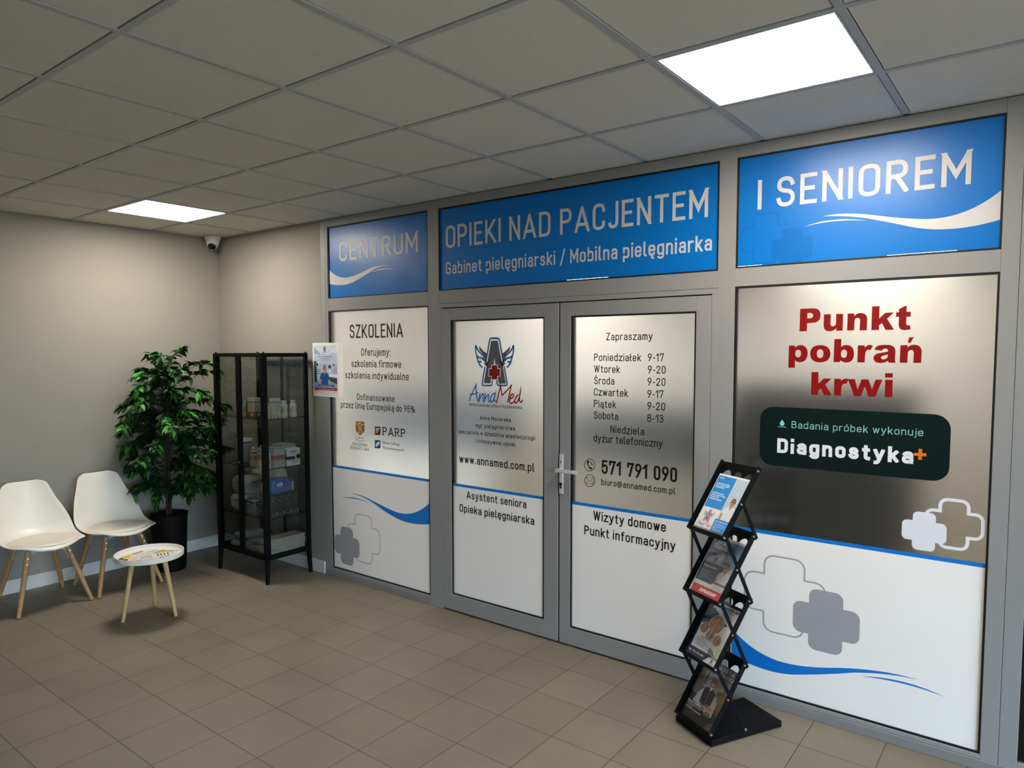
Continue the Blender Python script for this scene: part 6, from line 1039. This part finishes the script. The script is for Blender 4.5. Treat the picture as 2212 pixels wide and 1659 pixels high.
def p_yel(A,w,h): lines(A,w*.1,w*.9,h*.3,h*.9,6,ink('8c8a80'),1); A.rect(w*.15,h*.35,w*.5,h*.45,ink('a08c2c'),2)
pack('plastic_pack','white wrapped pad pack at the bottom of the left stack on the third shelf','pack',.835,-.30,S3,.2,.17,.125,M_pw,fn=p_txt,seed=1,grp='pad packs on the third shelf')
pack('plastic_pack','white wrapped pad pack lying on top of the lowest one on the third shelf','pack',.84,-.29,S3+.128,.2,.16,.14,M_pw,fn=p_txt,seed=2,grp='pad packs on the third shelf')
pack('plastic_pack','cream pad pack with small yellow print standing behind the left stack','pack',1.02,-.15,S3,.19,.11,.345,M_pw,fn=p_yel,seed=3,grp='pad packs on the third shelf')
def p_navy(A,w,h): A.poly([(0,h*.75),(w,h*.9),(w,h*1.15),(0,h*1.1)],ink('0d1226'),1); A.rect(w*.2,h*.86,w*.8,h*.98,ink('8a90a0'),2)
pack('plastic_pack','grey green soft pack with a navy edge at the front of the third shelf','pack',1.045,-.375,S3,.17,.075,.115,M_pg,fn=p_navy,seed=4,grp='pad packs on the third shelf')
def p_dk(A,w,h): A.rect(w*.2,h*.45,w*.8,h*.6,ink('6a6c70'),1); A.rect(0,h*.06,w,h*.16,ink('a8682c'),1)
pack('plastic_pack','dark upright pack with an orange stripe beside the corner post, third shelf','pack',1.13,-.285,S3,.07,.10,.27,M_pd,fn=p_dk,seed=5,grp='pad packs on the third shelf')
def b_blk(A,w,h):
    A.rect(w*.08,h*.94,w*.92,h*.95,ink('4a4a4c'),1); A.rect(w*.25,h*.86,w*.75,h*.885,ink('707074'),1); A.rect(w*.12,h*.74,w*.4,h*.77,ink('8a8a8c'),1); lines(A,w*.15,w*.8,h*.42,h*.7,6,ink('3c3c3e'),1); A.poly([(w*.72,h*.22),(w*.9,h*.22),(w*.81,h*.06)],ink('a8a8b4'),1); A.rect(w*.12,h*.08,w*.6,h*.14,ink('5a5a5c'),1)
gl=['nearest the corner post','second from the corner post','third from the corner post','at the wall end']
for i in range(4): carton('glove_box','black printed box on the third shelf, %s'%gl[i],'box',1.235,-.352+.0622*i,S3,.125,.0605,.17,b_blk,'0e0e10',grp='row of black boxes on the third shelf')
def p_tena(A,w,h): A.poly([(w*.1,h*1.05),(w*.9,h*1.0),(w*.5,h*.4)],ink('0b3f86'),1); A.poly(ell(w*.42,h*.7,w*.22,h*.18,20),ink('c6c8cc'),2); A.rect(w*.32,h*.66,w*.52,h*.74,ink('2c3c5c'),3); A.rect(w*.55,h*.08,w*.8,h*.3,ink('a82c44'),2)
pack('plastic_pack','blue wrapped pack with a white oval logo lying on the black boxes','pack',1.23,-.285,S3+.1715,.115,.17,.115,M_pb,fn=p_tena,seed=6)
carton('carton','thin blue and white carton leaning at the wall end on the black boxes','carton',1.20,-.165,S3+.1715,.11,.03,.095,lambda A,w,h:A.rect(w*.1,h*.1,w*.9,h*.8,ink('9aa0a8'),1),'2a4c84',rz=.1)
# bottom shelf
BZ=CZ0+.0125
def bag(lab,x,y,z,sx,sy,sz,rz,seed,m=None): pack('plastic_bag',lab,'bag',x,y,z,sx,sy,sz,m or mat('bag_white','8f8d88',.3,coat=.3,noise=.15,nscale=30),rz,None,seed,'crumpled bags on the cabinet floor')
bag('crumpled white plastic bag at the left end of the cabinet floor',.81,-.26,BZ,.19,.26,.05,.15,11)
bag('crumpled white plastic bag lying on top of the left bag',.80,-.25,BZ+.054,.15,.22,.05,-.1,12)
bag('crumpled white plastic bag in the middle of the cabinet floor',1.03,-.305,BZ,.2,.17,.055,.1,13)
bag('crumpled bag with a dark red print towards the back of the cabinet',1.03,-.135,BZ,.2,.12,.085,0,14,mat('bag_dark','4c3c3e',.4,coat=.2,noise=.4,nscale=14))
bag('crumpled white bag on top of the middle bag, near the corner post',1.05,-.295,BZ+.06,.17,.15,.045,.2,15)
t0=None
M_pad=mat('white_fleece','b3b0a8',.9,noise=.03,nscale=60,bump=.2,bscale=300)
for i in range(8):
    if t0 is None:
        mb=MB().use(M_pad)
        for q in range(2): mb.box(-.065,.065,-.16,.16,.0075*q,.0075*q+.0069,b=.0025)
        mb.box(.055,.0665,-.16,.16,.0015,.0134,b=.003)
        t0=mb.build('folded_pad',None,loc=(1.218,-.235,BZ+.0005)); o=t0
    else: o=t0.copy(); C.objects.link(o); o.location=(1.218+random.uniform(-.002,.002),-.235+random.uniform(-.004,.004),BZ+.0005+.0158*i); o.rotation_euler=(0,0,random.uniform(-.012,.012))
    tag(o,'folded white pad in the neat stack on the cabinet floor, '+('lowest of the stack','second from the bottom','third from the bottom','fourth from the bottom','fourth from the top','third from the top','second from the top','topmost of the stack')[i],'pad','stack of folded white pads')
